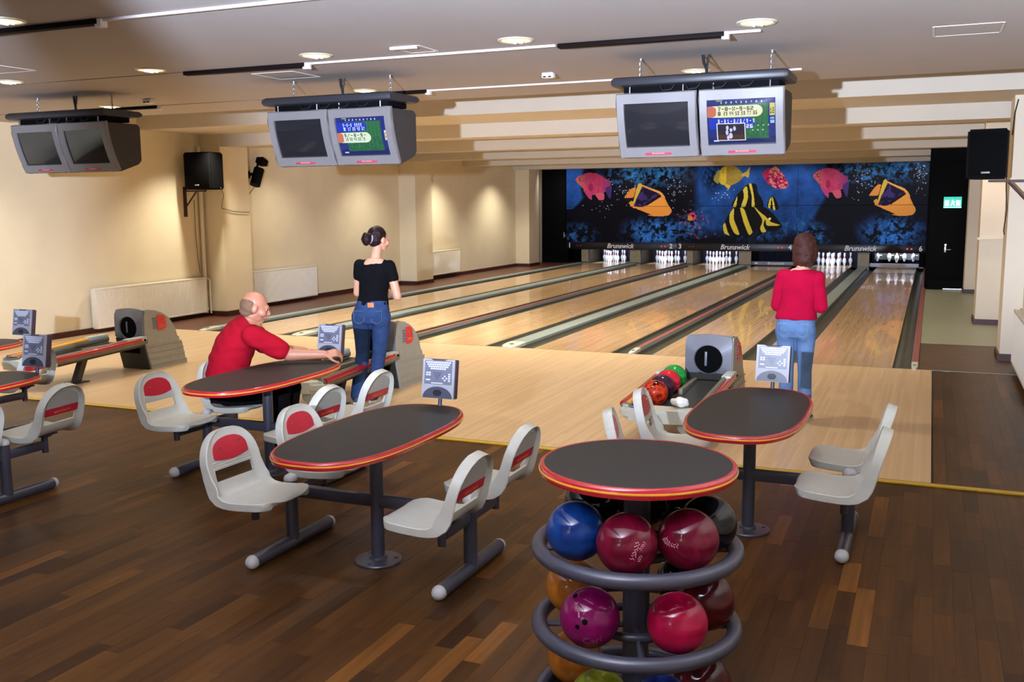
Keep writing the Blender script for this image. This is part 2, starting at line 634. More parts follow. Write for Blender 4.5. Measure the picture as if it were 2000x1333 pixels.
def remesh(mb, voxel, smooth=6, noise=0.0, nscale=9.0, seed=0):
    """one continuous surface out of overlapping closed shapes"""
    me = bpy.data.meshes.new('t')
    bmesh.ops.recalc_face_normals(mb.bm, faces=mb.bm.faces[:])
    mb.bm.to_mesh(me)
    mb.bm.free()
    o = bpy.data.objects.new('t', me)
    C.objects.link(o)
    a = o.modifiers.new('r', 'REMESH')
    a.mode = 'VOXEL'
    a.voxel_size = voxel
    if smooth:
        b = o.modifiers.new('s', 'SMOOTH')
        b.factor = 0.5
        b.iterations = smooth
    bpy.context.view_layer.update()
    out = bpy.data.meshes.new_from_object(o.evaluated_get(bpy.context.evaluated_depsgraph_get()))
    bpy.data.objects.remove(o)
    bpy.data.meshes.remove(me)
    if noise > 0:
        n = len(out.vertices)
        co = np.empty(n * 3)
        no = np.empty(n * 3)
        out.vertices.foreach_get('co', co)
        out.vertices.foreach_get('normal', no)
        co = co.reshape(-1, 3)
        no = no.reshape(-1, 3)
        r = np.random.default_rng(seed)
        d = np.zeros(n)
        for k in range(9):
            w = r.normal(size=3) * nscale * (1 + 0.25 * k)
            d += np.sin(co @ w + r.uniform(0, 6.28)) / (1 + 0.25 * k)
        co += no * (d * noise / 3)[:, None]
        out.vertices.foreach_set('co', co.ravel())
    out.polygons.foreach_set('use_smooth', [True] * len(out.polygons))
    return out


def painted(name, pts, img, m, parent=None):
    """grid of (H+1)x(W+1) points, one flat colour per cell"""
    H, W = img.shape[:2]
    v = np.asarray(pts, dtype=np.float64).reshape(-1, 3)
    idx = np.arange((H + 1) * (W + 1)).reshape(H + 1, W + 1)
    f = np.stack([idx[:-1, :-1], idx[1:, :-1], idx[1:, 1:], idx[:-1, 1:]], -1).reshape(-1, 4)
    me = bpy.data.meshes.new(name)
    me.vertices.add(len(v))
    me.vertices.foreach_set('co', v.ravel())
    me.loops.add(f.size)
    me.loops.foreach_set('vertex_index', f.ravel())
    me.polygons.add(len(f))
    me.polygons.foreach_set('loop_start', np.arange(len(f)) * 4)
    me.update(calc_edges=True)
    at = me.attributes.new('paint', 'FLOAT_COLOR', 'FACE')
    c = np.clip(img.reshape(-1, 3) / 255.0, 0, 1)
    c = np.where(c <= 0.04045, c / 12.92, ((c + 0.055) / 1.055) ** 2.4)
    at.data.foreach_set('color', np.c_[c, np.ones(len(c))].ravel())
    me.materials.append(m)
    return place(name, me, parent)


# tiny raster tools for flat prints
def vnoise(X, Y, s, seed, oct=4):
    r = np.random.default_rng(seed)
    out = np.zeros(X.shape)
    amp = 1.0
    tot = 0
    for o in range(oct):
        g = r.random((64, 64))
        x = (X * s) % 63
        y = (Y * s) % 63
        xi = x.astype(int)
        yi = y.astype(int)
        fx = x - xi
        fy = y - yi
        fx = fx * fx * (3 - 2 * fx)
        fy = fy * fy * (3 - 2 * fy)
        xj = (xi + 1) % 64
        yj = (yi + 1) % 64
        out += amp * ((g[yi, xi] * (1 - fx) + g[yi, xj] * fx) * (1 - fy) + (g[yj, xi] * (1 - fx) + g[yj, xj] * fx) * fy)
        tot += amp
        amp *= 0.6
        s *= 2.1
    return out / tot


def inpoly(X, Y, poly):
    m = np.zeros(X.shape, bool)
    n = len(poly)
    for i in range(n):
        x0, y0 = poly[i]
        x1, y1 = poly[(i + 1) % n]
        c = ((y0 > Y) != (y1 > Y))
        with np.errstate(divide='ignore', invalid='ignore'):
            m ^= c & (X < (x1 - x0) * (Y - y0) / ((y1 - y0) if y1 != y0 else 1e-9) + x0)
    return m


def ell(X, Y, cx, cy, rx, ry, a=0.0):
    ca, sa = math.cos(math.radians(a)), math.sin(math.radians(a))
    u = (X - cx) * ca + (Y - cy) * sa
    v = -(X - cx) * sa + (Y - cy) * ca
    return (u / rx) ** 2 + (v / ry) ** 2 < 1


def put(img, m, c, a=1.0):
    img[m] = img[m] * (1 - a) + np.array(c, float) * a


# ------------------------------------------------------------------ the room
XL, XR, YB, YF = -11.3, 1.37, -14.2, 20.4
Y0 = -4.93           # rear edge of the approach


def wallbox(name, a, b, m, parent=None):
    return struct(MB().bb(a, b).build(name, m, parent, smooth=False))


floor = wallbox('floor', (XL - .2, YB, -.12), (XR + .2, Y0, -.006), m_under)
wallbox('floor', (.418, Y0, -.12), (XR + .2, -.03, -.006), m_under)
floor_r = bpy.data.objects['floor.001']
wallbox('floor', (-11.5, Y0, -.12), (.418, -.03, 0.0), m_app)
wallbox('floor', (XL - .2, -.03, -.14), (-10.0, 18.5, -.002), m_side)
wallbox('floor', (.272, -.03, -.14), (XR + .2, 2.24, -.001), m_darkc)
wallbox('floor', (.272, 2.24, -.14), (XR + .2, YF, .001), m_corr)
wallbox('floor', (-10.0, -.03, -.30), (.272, YF, -.14), m_pitdark)
wallbox('floor', (.418, -.045, -.05), (XR, -.02, .002), m_cap)

# parquet planks: the 300 that show largest as parts of the floor, the rest joined
PW = 0.087
cand = []
col = 0
x = -11.4
while x < XR + .05:
    rr = random.Random(col * 13 + 5)
    y = YB + .1 - rr.random() * .9
    ymax = Y0 if x < .40 else -.05
    while y < ymax:
        L = rr.choice((.42, .55, .55, .68, .83))
        y1 = min(y + L, ymax)
        if y1 - y > .06 and y1 > YB:
            cand.append((x, y, x + PW, y1))
        y += L
    col += 1
    x += PW
pts = []
for (x0, ya, x1, yb) in cand:
    p = project((x0 + x1) / 2, (ya + yb) / 2, 0)
    if p is not None and -20 < p[0] < 2020 and -20 < p[1] < 1350:
        d = (Vector(((x0 + x1) / 2, (ya + yb) / 2, 0)) - CAM)
        pts.append((-(yb - ya) / d.length ** 2.6, (x0, ya, x1, yb)))
pts.sort()
single = set(q for _, q in pts[:300])
unit = MB().box((0, 0, 0), (1, 1, 1)).mesh('plank', m_plank, smooth=False)
for (x0, ya, x1, yb) in cand:
    if (x0, ya, x1, yb) in single:
        o = place('plank', unit, floor, ((x0 + x1) / 2, (ya + yb) / 2, -.003 + random.uniform(-.0004, .0004)))
        o.scale = (x1 - x0 - .0006, yb - ya - .0006, .006)
V = []
Fc = []
for (x0, ya, x1, yb) in cand:
    if (x0, ya, x1, yb) in single:
        continue
    k = len(V)
    g = .0003
    V += [(x0 + g, ya + g, 0), (x1 - g, ya + g, 0), (x1 - g, yb - g, 0), (x0 + g, yb - g, 0),
          (x0 + g, ya + g, -.006), (x1 - g, ya + g, -.006), (x1 - g, yb - g, -.006), (x0 + g, yb - g, -.006)]
    Fc += [(k, k + 1, k + 2, k + 3), (k, k + 4, k + 5, k + 1), (k + 1, k + 5, k + 6, k + 2), (k + 2, k + 6, k + 7, k + 3), (k + 3, k + 7, k + 4, k)]
me = bpy.data.meshes.new('plank_field')
me.from_pydata(V, [], Fc)
me.materials.append(m_plankf)
o = place('plank_field', me, floor)
o['kind'] = 'stuff'

# yellow edging strip of the step
st = struct(MB().bb((-11.3, Y0 - .075, 0), (XR, Y0 - .022, .012), bev=.003).build('trim_1', m_yel))
MB().bb((-11.3, Y0 - .022, 0), (XR, Y0 + .004, .008)).build('strip_edge', m_yeld, st)

wallbox('wall_left', (XL - .2, YB, -.1), (XL, YF, 3.6), m_wall)
wallbox('wall_right', (XR, YB, -.1), (XR + .2, YF, 3.6), m_wallr)
wallbox('wall_back', (XL - .2, YB - .2, -.1), (XR + .2, YB, 3.6), m_wallr)
wallbox('wall_front', (XL - .2, YF, -.3), (XR + .2, YF + .2, 3.6), m_pitdark)
# wall behind the pin machines and the dark end of the side passage
k = 2
for (ya, yb) in ((1.72, 2.46), (8.62, 9.45), (15.75, 16.55)):
    wallbox('trim_%d' % k, (XL, ya, -.05), (-10.86, yb, 3.12), m_wall)
    k += 1
for (xa, ya, yb) in ((1.157, .97, 1.55), (1.02, 4.68, 5.35), (1.012, 10.2, 11.0)):
    wallbox('trim_%d' % k, (xa, ya, -.05), (XR, yb, 3.12), m_wallr)
    k += 1
for i, (a, b) in enumerate((((XL, YB, 0), (XL + .025, 1.72, .085)), ((XL, 2.46, 0), (XL + .025, 8.62, .085)), ((XL, 9.45, 0), (XL + .025, 15.75, .085)),
             ((XL, 1.695, 0), (-10.86, 1.72, .085)), ((-10.86, 1.695, 0), (-10.835, 2.46, .085)), ((XL, 8.595, 0), (-10.86, 8.62, .085)),
             ((-10.86, 8.595, 0), (-10.835, 9.45, .085)), ((XL, 15.725, 0), (-10.86, 15.75, .085)), ((-10.86, 15.725, 0), (-10.835, 16.55, .085)))):
    wallbox('baseboard_left', a, b, m_base)
for a, b in (((1.157, .945, 0), (XR, .97, .085)), ((1.132, .945, 0), (1.157, 1.55, .085)), ((1.02, 4.655, 0), (XR, 4.68, .085)), ((.995, 4.655, 0), (1.02, 5.35, .085)),
             ((1.012, 10.175, 0), (XR, 10.2, .085)), ((.99, 10.175, 0), (1.012, 10.95, .085)), ((XR - .025, YB, 0), (XR, .97, .085)),
             ((XR - .025, 1.55, 0), (XR, 4.68, .085)), ((XR - .025, 5.35, 0), (XR, 10.2, .085))):
    wallbox('baseboard_right', a, b, m_base)

# ceilings and beams
wallbox('ceiling', (XL - .2, YB, ZC), (XR + .2, -2.03, ZC + .12), m_ceil)
wallbox('ceiling', (XL - .2, -2.03, 3.48), (XR + .2, .3, 3.6), m_ceil)
wallbox('ceiling', (XL - .2, .3, ZL), (XR + .2, YF, ZL + .5), m_beam)
for y in (1.73, 5.2, 8.6, 12.1, 15.6):
    wallbox('trim_%d' % k, (XL, y, 2.9), (XR, y + .38, ZL + .02), m_beam)
    k += 1

# unseen flood lamp; its floor-shading flap and the shadow-casting post are added
FX, FY, FZ = -0.66, -12.25, 2.06
t = thing('flood_lamp', 'flood lamp on a stand beside the photographer with a flap added to shade the floor', 'lamp', (FX, FY, 0))
MB().cyl((0, -.10, 0.02), (0, -.10, FZ - .1), .016, n=10).build('stand_pole', m_black, t)
for k in range(3):
    a = k * 2 * PI / 3 + .5
    MB().cyl((0, -.10, .5), (.4 * math.cos(a), -.10 + .4 * math.sin(a), .012), .011, n=8).build('leg', m_black, t)
fa = math.atan2(FX + 6.2, 12.25)
RF = Matrix.Rotation(fa, 3, 'Z')
MB().box(RF @ Vector((0, -.16, 0)) + Vector((0, 0, FZ)), (.26, .12, .22), bev=.01, rot=RF).build('lamp_head', m_black, t)
MB().box(RF @ Vector((0, .10, 0)) + Vector((0, 0, FZ - .062)), (.9, .40, .012), rot=RF).build('shading_flap', m_black, t)
struct(MB().cyl((-1.230, -11.53, 0), (-1.230, -11.53, ZC), .066, n=20).build('trim_30', m_wallr))  # out-of-view post added to throw the shadow wedge across the ceiling

# dark end walls, doors
def door(name, x0, x1, y, z1, hx, hz):
    d = struct(MB().bb((x0, y, .012), (x1, y + .05, z1), bev=.004).build(name, m_black))
    MB().bb((x0 + .02, y - .004, .02), (x1 - .02, y + .001, .2)).build('kick_plate', m_black, d)
    h = MB()
    h.bb((hx - .02, y - .010, hz - .06), (hx + .02, y + .004, hz + .08), bev=.003)
    h.cyl((hx, y - .01, hz), (hx, y - .045, hz), .009)
    h.cyl((hx, y - .042, hz), (hx + .11, y - .042, hz), .008)
    h.cyl((hx, y - .004, hz + .10), (hx, y - .016, hz + .10), .02)
    h.build('door_handle', m_hand, d)
    return d


wallbox('wall_end', (.27, 11.03, 0), (1.02, 11.3, ZL), m_black)
wallbox('wall_end', (.25, 11.03, 0), (.29, 17.9, ZL), m_black)
door('door_1', .30, 1.0, 10.98, 2.74, .63, .86)
MB().bb((.62, 10.955, .012), (.99, 10.99, .03)).build('door_sill', m_hand, bpy.data.objects['door_1'])
wallbox('wall_end', (XL, 17.95, -.05), (-10.40, 18.15, ZL), m_black)
door('door_2', -11.24, -10.46, 17.90, 2.8, -10.52, .86)

# ------------------------------------------------------------------ lanes, gutters and cappings
ORD = ['first', 'second', 'third', 'fourth', 'fifth', 'sixth']
for i, (a, b) in enumerate(LANES):
    o = MB().bb((a, -.03, -.05), (b, 19.15, 0.0)).build('bowling_lane', m_lane, smooth=False)
    tag(o, 'glossy maple bowling lane, %s from the wall with radiators' % ORD[i], 'bowling lane', 'bowling lanes side by side')
    d = MB()
    for j in range(7):
        t = (j - 3) / 3.0
        cx = (a + b) / 2 + t * .40
        cy = 4.75 - abs(t) * .75
        d.prism([(cx - .016, cy - .10), (cx, cy - .07), (cx + .016, cy - .10), (cx, cy + .06)], 'Z', 0, .0006)
    for j in (-4, -3, -2, -1, 1, 2, 3, 4):
        d.cyl(((a + b) / 2 + j * .115, 2.2, 0), ((a + b) / 2 + j * .115, 2.2, .0006), .012, n=10)
    d.build('aiming_marks', mat('mark_brown_%d' % i, (84, 50, 30), 0.3, var=0), o)
    MB().bb((a, -.034, -.001), (b, -.026, .0006)).build('foul_line', m_base, o)


def gutter(x0, x1, label):
    m = MB()
    n = 9
    w = (x1 - x0) / 2
    c = (x0 + x1) / 2
    top = [(c - w * math.cos(PI * i / (n - 1)), -.012 - .075 * math.sin(PI * i / (n - 1))) for i in range(n)]
    prof = top + [(x1, -.11), (x0, -.11)]
    m.prism(prof, 'Y', -.03, 18.0)
    o = m.build('gutter', m_gut)
    tag(o, label, 'gutter', 'ball gutters')
    return o


G = .238
for i, (a, b) in enumerate(LANES):
    for sd in (-1, 1):
        x0, x1 = (a - G, a) if sd < 0 else (b, b + G)
        if i == 0 and sd < 0:
            x0 = a - .25
        if i == 5 and sd > 0:
            x1 = .20
        side = 'wall-side' if sd < 0 else 'passage-side'
        gutter(x0, x1, 'dark grey %s gutter of the %s lane from the radiator wall' % (side, ORD[i]))


def capping(x0, x1, label, red, z=.028):
    m = MB()
    w = x1 - x0
    o = thing('lane_capping', label, 'capping', ((x0 + x1) / 2, 0, 0), group='cappings between the lanes')
    h = w / 2
    prof = [(-h, -.11), (h, -.11), (h, z - .008), (h - .012, z), (-h + .012, z), (-h, z - .008)]
    MB().prism(prof, 'Y', .32, 17.75).build('capping_body', m_cap, o)
    # end piece that drops to the foul line
    rs = []
    for t in (0, .15, .35, .6, .85, 1.0):
        y = .32 - .40 * t
        zz = z * (1 - t * t * .8) + .006
        hw = h * (1 if t < .6 else math.sqrt(max(0.02, 1 - ((t - .6) / .42) ** 2)))
        rs.append([Vector((-hw, y, -.06)), Vector((hw, y, -.06)), Vector((hw, y, zz - .006)), Vector((hw * .8, y, zz)), Vector((-hw * .8, y, zz)), Vector((-hw, y, zz - .006))])
    MB().rings(rs).build('end_piece', m_capwhite, o)
    MB().cyl((0, .10, z - .004), (0, .10, z + .004), min(.03, h * .5), n=12).build('cap_screw', m_gut, o)
    if red:
        MB().bb((-h + .004, .33, z), (h - .004, 17.7, z + .004)).build('red_strip', m_capred, o)
    return o


capping(-10.0, LANES[0][0] - .25, 'grey edge capping along the wall side of the first lane', False)
for i in range(5):
    a = LANES[i][1] + G
    b = LANES[i + 1][0] - G
    wide = i % 2 == 0
    capping(a, b, ('broad pale grey capping' if wide else 'narrow red-topped capping') + ' between the %s and %s lanes' % (ORD[i], ORD[i + 1]), not wide)
capping(.20, .272, 'red-topped edge capping beside the passage to the black door', True)

# ------------------------------------------------------------------ pin machines
KICK = [(-9.88, -9.66), (-8.29, -7.95), (-6.49, -6.31), (-4.92, -4.56), (-3.03, -2.87), (-1.56, -1.25), (.06, .19)]
KL = ['at the pins on the wall side of the first lane', 'between the pins of the first and second lanes', 'between the pins of the second and third lanes', 'between the pins of the third and fourth lanes',
      'between the fourth and fifth lanes at the pins', 'between the fifth and sixth lanes at the pins', 'at the pins beside the passage to the black door']
for j, (a, b) in enumerate(KICK):
    t = thing('kickback', 'beige kickback panel ' + KL[j], 'kickback', ((a + b) / 2, 17.76, 0), group='kickbacks between the pin decks')
    w = (b - a) / 2
    MB().bb((-w, 0, -.12), (w, .04, .46)).build('face_panel', m_kick if j != 6 else m_pitdark, t, smooth=False)
    MB().bb((-w + .01, .04, -.12), (w - .01, 2.2, .46)).build('side_panel', m_kickd, t, smooth=False)
    MB().bb((-w + .005, -.012, .02), (w - .005, 0, .05)).build('lower_rail', m_gut, t, smooth=False)
for i, (a, b) in enumerate(LANES):
    c = (a + b) / 2
    t = thing('pit_curtain', 'dark pit curtain hanging behind the pins of the %s lane' % ORD[i], 'curtain', (c, 19.3, 0), group='curtains behind the pins')
    m = MB()
    rs = []
    for z in (-.1, .1, .3, .7):
        rs.append([Vector((-.72 + 1.44 * q / 30, .012 * math.sin(q * 1.9) + (.03 if z < 0 else 0), z)) for q in range(31)] + [Vector((.72 - 1.44 * q / 30, .03, z)) for q in range(31)])
    m.rings(rs)
    m.build('curtain_cloth', mat('curtain_blue_black', (20, 20, 44), .8), t)

PINPROF = [(.0, 0), (.0254, 0), (.0258, .003), (.036, .057), (.0505, .0858), (.0572, .1143), (.0605, .130), (.0572, .1492), (.0495, .1841), (.0390, .2000), (.0270, .2175), (.0232, .2390), (.0228, .2540),
           (.0240, .2740), (.0285, .3000), (.0320, .3290), (.0318, .3430), (.0285, .3600), (.0200, .3740), (.0, .381)]


def pin_thing(loc, label, group):
    t = thing('bowling_pin', label, 'bowling pin', loc, group=group)
    MB().lathe((0, 0, 0), PINPROF, 16).build('pin_body', m_pin, t)
    for z0, z1 in ((.222, .236), (.252, .266)):
        MB().lathe((0, 0, 0), [(.0225, z0 - .001), (.0262, z0), (.0254, z1), (.0225, z1 + .001)], 16).build('neck_stripe', m_pinred, t)
    return t


proto = None
SP = .3048
PINPOS = [['head pin at the front'], ['second row, wall side', 'second row, passage side'], ['third row, wall side', 'third row, centre', 'third row, passage side'],
          ['back row, wall-side corner', 'back row, inner pin toward the wall', 'back row, inner pin toward the passage', 'back row, passage-side corner']]
for i in (0, 1, 2, 4):
    a, b = LANES[i]
    c = (a + b) / 2
    g = 'pins standing on the %s lane' % ORD[i]
    lab = 'white bowling pin with red neck stripes in the triangle on the %s lane' % ORD[i]
    for r in range(4):
        for q in range(r + 1):
            loc = (c + (q - r / 2) * SP, 18.288 + r * SP * .866, 0)
            lab = 'white bowling pin on the %s lane, %s' % (ORD[i], PINPOS[r][q])
            if proto is None:
                proto = pin_thing(loc, lab, g)
            else:
                dup(proto, loc, None, lab, g)

for i in (3, 5):
    a, b = LANES[i]
    c = (a + b) / 2
    w = .76 if i == 3 else .70
    t = thing('sweep_bar', 'lowered pale sweep bar across the %s lane %s' % (ORD[i], 'with white lettering' if i == 3 else 'under hanging pins'), 'sweep bar', (c, 17.9, 0), group='lowered sweep bars')
    MB().bb((-w, -.05, .03), (w, 0, .135), bev=.008).build('bar', mat('sweep_bar_grey_%d' % i, (120, 132, 150) if i == 3 else (196, 206, 226), .4), t)
    for s in (-1, 1):
        MB().bb((s * w - .02, 0, .05), (s * w + .02, .9, .12)).build('bar_arm', m_gut, t)
    if i == 3:
        place('lettering', text_mesh('Brunswick', .115, m_white, .001, .25), t, (.06, -.052, .083), (PI / 2, 0, 0))
        MB().bb((-.55, -.053, .06), (-.46, -.05, .105)).build('small_emblem', m_white, t)
# the sixth lane: pins held up in the machine
a, b = LANES[5]
c = (a + b) / 2
t = thing('pinsetter', 'open pinsetter deck holding white pins above the sixth lane', 'pinsetter', (c, 18.0, .2))
MB().bb((-.60, .28, .02), (.60, .6, .2)).build('deck_housing', m_gut, t)
for j in range(4):
    MB().cyl((-.48 + j * .32, .27, .12), (-.48 + j * .32, .20, .12), .055, n=14).build('pin_cup', mat('cup_blue_%d' % j, (70, 90, 120), .4), t)
    MB().bb((-.56 + j * .32, .16, .14), (-.40 + j * .32, .20, .165)).build('cup_wing', m_pin, t)
g = 'pins hanging in the pinsetter of the sixth lane'
for j, x in enumerate((-.52, -.20, 0.0, .20, .44)):
    dup(proto, (c + x, 18.08 + .06 * (j % 2), .125 + (.03 if x == 0 else .06)), None, 'white pin held in the pinsetter of the sixth lane, %s' % ('at the wall-side end', 'next to the wall-side pin', 'lowest, at the middle', 'just right of the middle pin', 'at the passage-side end')[j], g)

# ------------------------------------------------------------------ masking units with the printed reef
PX = np.array([-10.39, -6.79, -3.28, .22])
PP = np.array([1106., 1323., 1557., 1813.])


def rnd(poly, k=4):
    n = len(poly)
    o = []
    for i in range(n):
        a, b, c, d = (np.array(poly[(i + j) % n], float) for j in (-1, 0, 1, 2))
        for q in range(k):
            t = q / k
            p = .5 * (2 * b + (c - a) * t + (2 * a - 5 * b + 4 * c - d) * t * t + (3 * b - a - 3 * c + d) * t ** 3)
            l = b + (c - b) * t
            o.append(tuple(p * .7 + l * .3))
    return o


def paint_reef(x0, x1, z0, z1, W, H):
    xs = x0 + (np.arange(W) + .5) / W * (x1 - x0)
    zs = z1 - (np.arange(H) + .5) / H * (z1 - z0)
    Xw, Zw = np.meshgrid(xs, zs)
    X = np.interp(Xw, PX, PP)
    Y = 320 + (3.05 - Zw) / (3.05 - .665) * 156
    img = np.zeros((H, W, 3))
    n1 = vnoise(X, Y, .045, 1, 5)
    n2 = vnoise(X, Y, .13, 2, 4)
    n3 = vnoise(X, Y, .3, 3, 3)
    img[:] = (5, 5, 16)
    # coral and weed textures
    def coral(mask, k, base=(40, 98, 156), thr=.42):
        q = np.clip((n2 - thr) * 5 + (n3 - .5) * 1.2, 0, 1) * mask
        img[:] = img * (1 - q[..., None] * k) + np.array(base, float) * (q[..., None] * k) * (.6 + .9 * n3[..., None])
    def soft(cx, cy, rx, ry):
        return np.clip(1.25 - np.sqrt(((X - cx) / rx) ** 2 + ((Y - cy) / ry) ** 2), 0, 1)
    water = np.array((28, 74, 142), float)
    def blue(mask):
        img[:] = img * (1 - mask[..., None]) + (water * (.75 + .35 * (1 - (Y[..., None] - 320) / 150))) * mask[..., None]
    for off in (0, 463):
        o = off
        blue(np.clip((1141 + o + 3 * np.sin(Y / 12) - X - np.clip(Y - 385, 0, 99) * .9) / 6, 0, 1) * (X > (1100 + o if o == 0 else 1480)) * (Y < 408))
        coral(np.clip(soft(1262 + o, 334, 104, 34) * 1.2, 0, 1), 1.0, (40, 98, 146), .38)
        coral(np.clip(soft(1284 + o, 454, 66, 34) * 1.3, 0, 1), 1.0, (42, 100, 170), .36)
        coral(np.clip(soft(1128 + o, 460, 42, 24) * 1.2, 0, 1), .9)
        coral(soft(1200 + o, 352, 40, 12), .5)
    mid = np.clip((X - 1352) / 16, 0, 1) * np.clip((1618 - X - np.clip(Y - 390, 0, 80) * .6) / 10, 0, 1) * np.clip((466 - Y) / 20, 0, 1)
    blue(mid)
    dk = soft(1395, 345, 26, 30)
    img *= (1 - .75 * np.clip(dk, 0, 1) * (n2 > .4))[..., None]
    coral(soft(1362, 432, 34, 34), 1.0, (40, 92, 150), .42)
    coral(soft(1480, 458, 70, 16), .9, (36, 86, 140), .42)
    coral(soft(1556, 440, 46, 26), .7)
    img *= np.clip(.62 + n1 * .75, .4, 1.15)[..., None]
    # bubbles
    r = np.random.default_rng(4)
    for cx, cy, sx, sy, k in ((1225, 372, 40, 26, 60), (1318, 376, 26, 34, 46), (1688, 360, 34, 26, 46), (1797, 350, 12, 34, 50), (1412, 382, 18, 14, 18), (1180, 405, 20, 12, 14)):
        for _ in range(k):
            bx = cx + r.normal() * sx * .5
            by = cy + r.normal() * sy * .5
            put(img, ell(X, Y, bx, by, .7 + r.random() * .6, .7 + r.random() * .6), (190, 200, 210), .55 + r.random() * .4)
    # red reef
    for _ in range(46):
        bx, by = 1352 + r.normal() * 18, 440 + r.normal() * 14
        put(img, ell(X, Y, bx, by, 2.2, 1.8, r.random() * 90), ((150, 60, 90), (110, 36, 60), (150, 90, 130))[r.integers(3)], .7)
    put(img, ell(X, Y, 1352, 424, 9, 8), (196, 60, 96))
    put(img, ell(X, Y, 1348, 427, 5, 5), (190, 140, 60))
    put(img, ell(X, Y, 1354, 422, 3, 2.5), (60, 10, 40))
    # pink fish
    for o in (0, 463):
        body = inpoly(X, Y, rnd([(1124 + o, 348), (1134 + o, 339), (1150 + o, 334), (1168 + o, 336), (1184 + o, 346), (1194 + o, 352), (1194 + o, 366), (1186 + o, 372), (1172 + o, 378), (1152 + o, 378), (1138 + o, 364)]))
        put(img, body, (186, 62, 98))
        f = np.clip((1150 + o - X + (348 - Y) * -.3) / 26, 0, 1) * body
        img[:] = img * (1 - f[..., None] * .75) + np.array((206, 120, 84.)) * f[..., None] * .75
        f = np.clip((X - 1174 - o) / 22, 0, 1) * body
        img[:] = img * (1 - f[..., None] * .8) + np.array((98, 54, 110.)) * f[..., None] * .8
        put(img, body & (n3 > .58), (150, 36, 76), .35)
        put(img, ell(X, Y, 1155 + o, 364, 5, 8), (150, 26, 70), .8)
        put(img, inpoly(X, Y, rnd([(1140 + o, 368), (1156 + o, 376), (1157 + o, 389), (1150 + o, 384)])), (176, 60, 110))
        put(img, inpoly(X, Y, rnd([(1164 + o, 377), (1180 + o, 375), (1182 + o, 388), (1172 + o, 390)])), (196, 84, 104))
        put(img, inpoly(X, Y, rnd([(1184 + o, 366), (1196 + o, 362), (1194 + o, 388), (1188 + o, 380)])), (64, 46, 104))
        put(img, ell(X, Y, 1135 + o, 347, 4, 3.4), (70, 66, 50))
        put(img, ell(X, Y, 1136 + o, 347, 2.2, 2.0), (190, 120, 70))
    # masked orange fish
    for o in (0, 479):
        put(img, inpoly(X, Y, rnd([(1221 + o, 386), (1234 + o, 368), (1243 + o, 366), (1240 + o, 382), (1236 + o, 386)])), (214, 138, 62))
        put(img, inpoly(X, Y, rnd([(1220 + o, 387), (1238 + o, 386), (1233 + o, 398)])), (24, 16, 30))
        put(img, inpoly(X, Y, rnd([(1230 + o, 397), (1236 + o, 392), (1246 + o, 402), (1240 + o, 404)])), (196, 160, 54))
        body = inpoly(X, Y, rnd([(1250 + o, 360), (1270 + o, 366), (1288 + o, 374), (1298 + o, 386), (1304 + o, 398), (1312 + o, 412), (1306 + o, 421), (1288 + o, 423), (1268 + o, 421), (1246 + o, 408), (1232 + o, 402), (1240 + o, 392)]))
        put(img, body, (224, 146, 62))
        f = np.clip((X - 1285 - o) / 20, 0, 1) * np.clip((392 - Y) / 18 + .4, 0, 1) * body
        img[:] = img * (1 - f[..., None] * .7) + np.array((214, 110, 84.)) * f[..., None] * .7
        navy = inpoly(X, Y, rnd([(1250 + o, 362), (1264 + o, 366), (1286 + o, 376), (1288 + o, 382), (1272 + o, 392), (1258 + o, 404), (1240 + o, 402), (1244 + o, 390)]))
        put(img, navy, (58, 44, 98))
        put(img, navy & (n2 > .5), (20, 12, 36), .9)
        put(img, inpoly(X, Y, rnd([(1262 + o, 398), (1290 + o, 380), (1288 + o, 392), (1268 + o, 403)])), (24, 14, 22))
        put(img, inpoly(X, Y, rnd([(1262 + o, 404), (1278 + o, 393), (1294 + o, 384), (1300 + o, 400), (1270 + o, 405)])), (226, 152, 66))
        put(img, inpoly(X, Y, rnd([(1248 + o, 358), (1256 + o, 362), (1242 + o, 392), (1238 + o, 396)])), (206, 172, 60))
        put(img, inpoly(X, Y, rnd([(1252 + o, 360), (1290 + o, 374), (1300 + o, 388), (1288 + o, 378), (1262 + o, 366)])), (222, 160, 70))
        put(img, inpoly(X, Y, rnd([(1250 + o, 410), (1262 + o, 415), (1274 + o, 420), (1262 + o, 419)])), (20, 10, 14))
    # yellow speckled box fish
    body = inpoly(X, Y, rnd([(1403, 344), (1410, 330), (1424, 325), (1438, 328), (1450, 340), (1452, 348), (1442, 358), (1428, 364), (1412, 362), (1404, 356)]))
    put(img, body, (176, 150, 48))
    put(img, body & ((np.sin(X * 1.3 + Y * .7) * np.sin(X * .6 - Y * 1.2)) > .15) & (X > 1418), (92, 78, 52))
    put(img, body & (X < 1420) & (n3 > .35), (206, 180, 54))
    put(img, inpoly(X, Y, rnd([(1394, 352), (1400, 338), (1406, 334), (1404, 360)])), (150, 140, 60))
    put(img, inpoly(X, Y, rnd([(1450, 342), (1458, 338), (1465, 329), (1463, 349), (1456, 346), (1450, 348)])), (190, 160, 62))
    put(img, inpoly(X, Y, rnd([(1416, 362), (1428, 363), (1424, 371)])), (200, 170, 60))
    # red speckled fish
    body = inpoly(X, Y, rnd([(1490, 340), (1500, 332), (1514, 333), (1528, 342), (1539, 362), (1536, 370), (1518, 371), (1502, 362), (1492, 350)]))
    put(img, body, (178, 40, 86))
    put(img, body & (n3 > .55) & (X > 1502), (206, 130, 110))
    put(img, body & (n3 < .36), (110, 14, 60))
    put(img, inpoly(X, Y, rnd([(1508, 333), (1514, 328), (1522, 336), (1516, 337)])), (206, 140, 110))
    # striped black and yellow fish
    blk = (14, 11, 12)
    yel = (206, 188, 62)
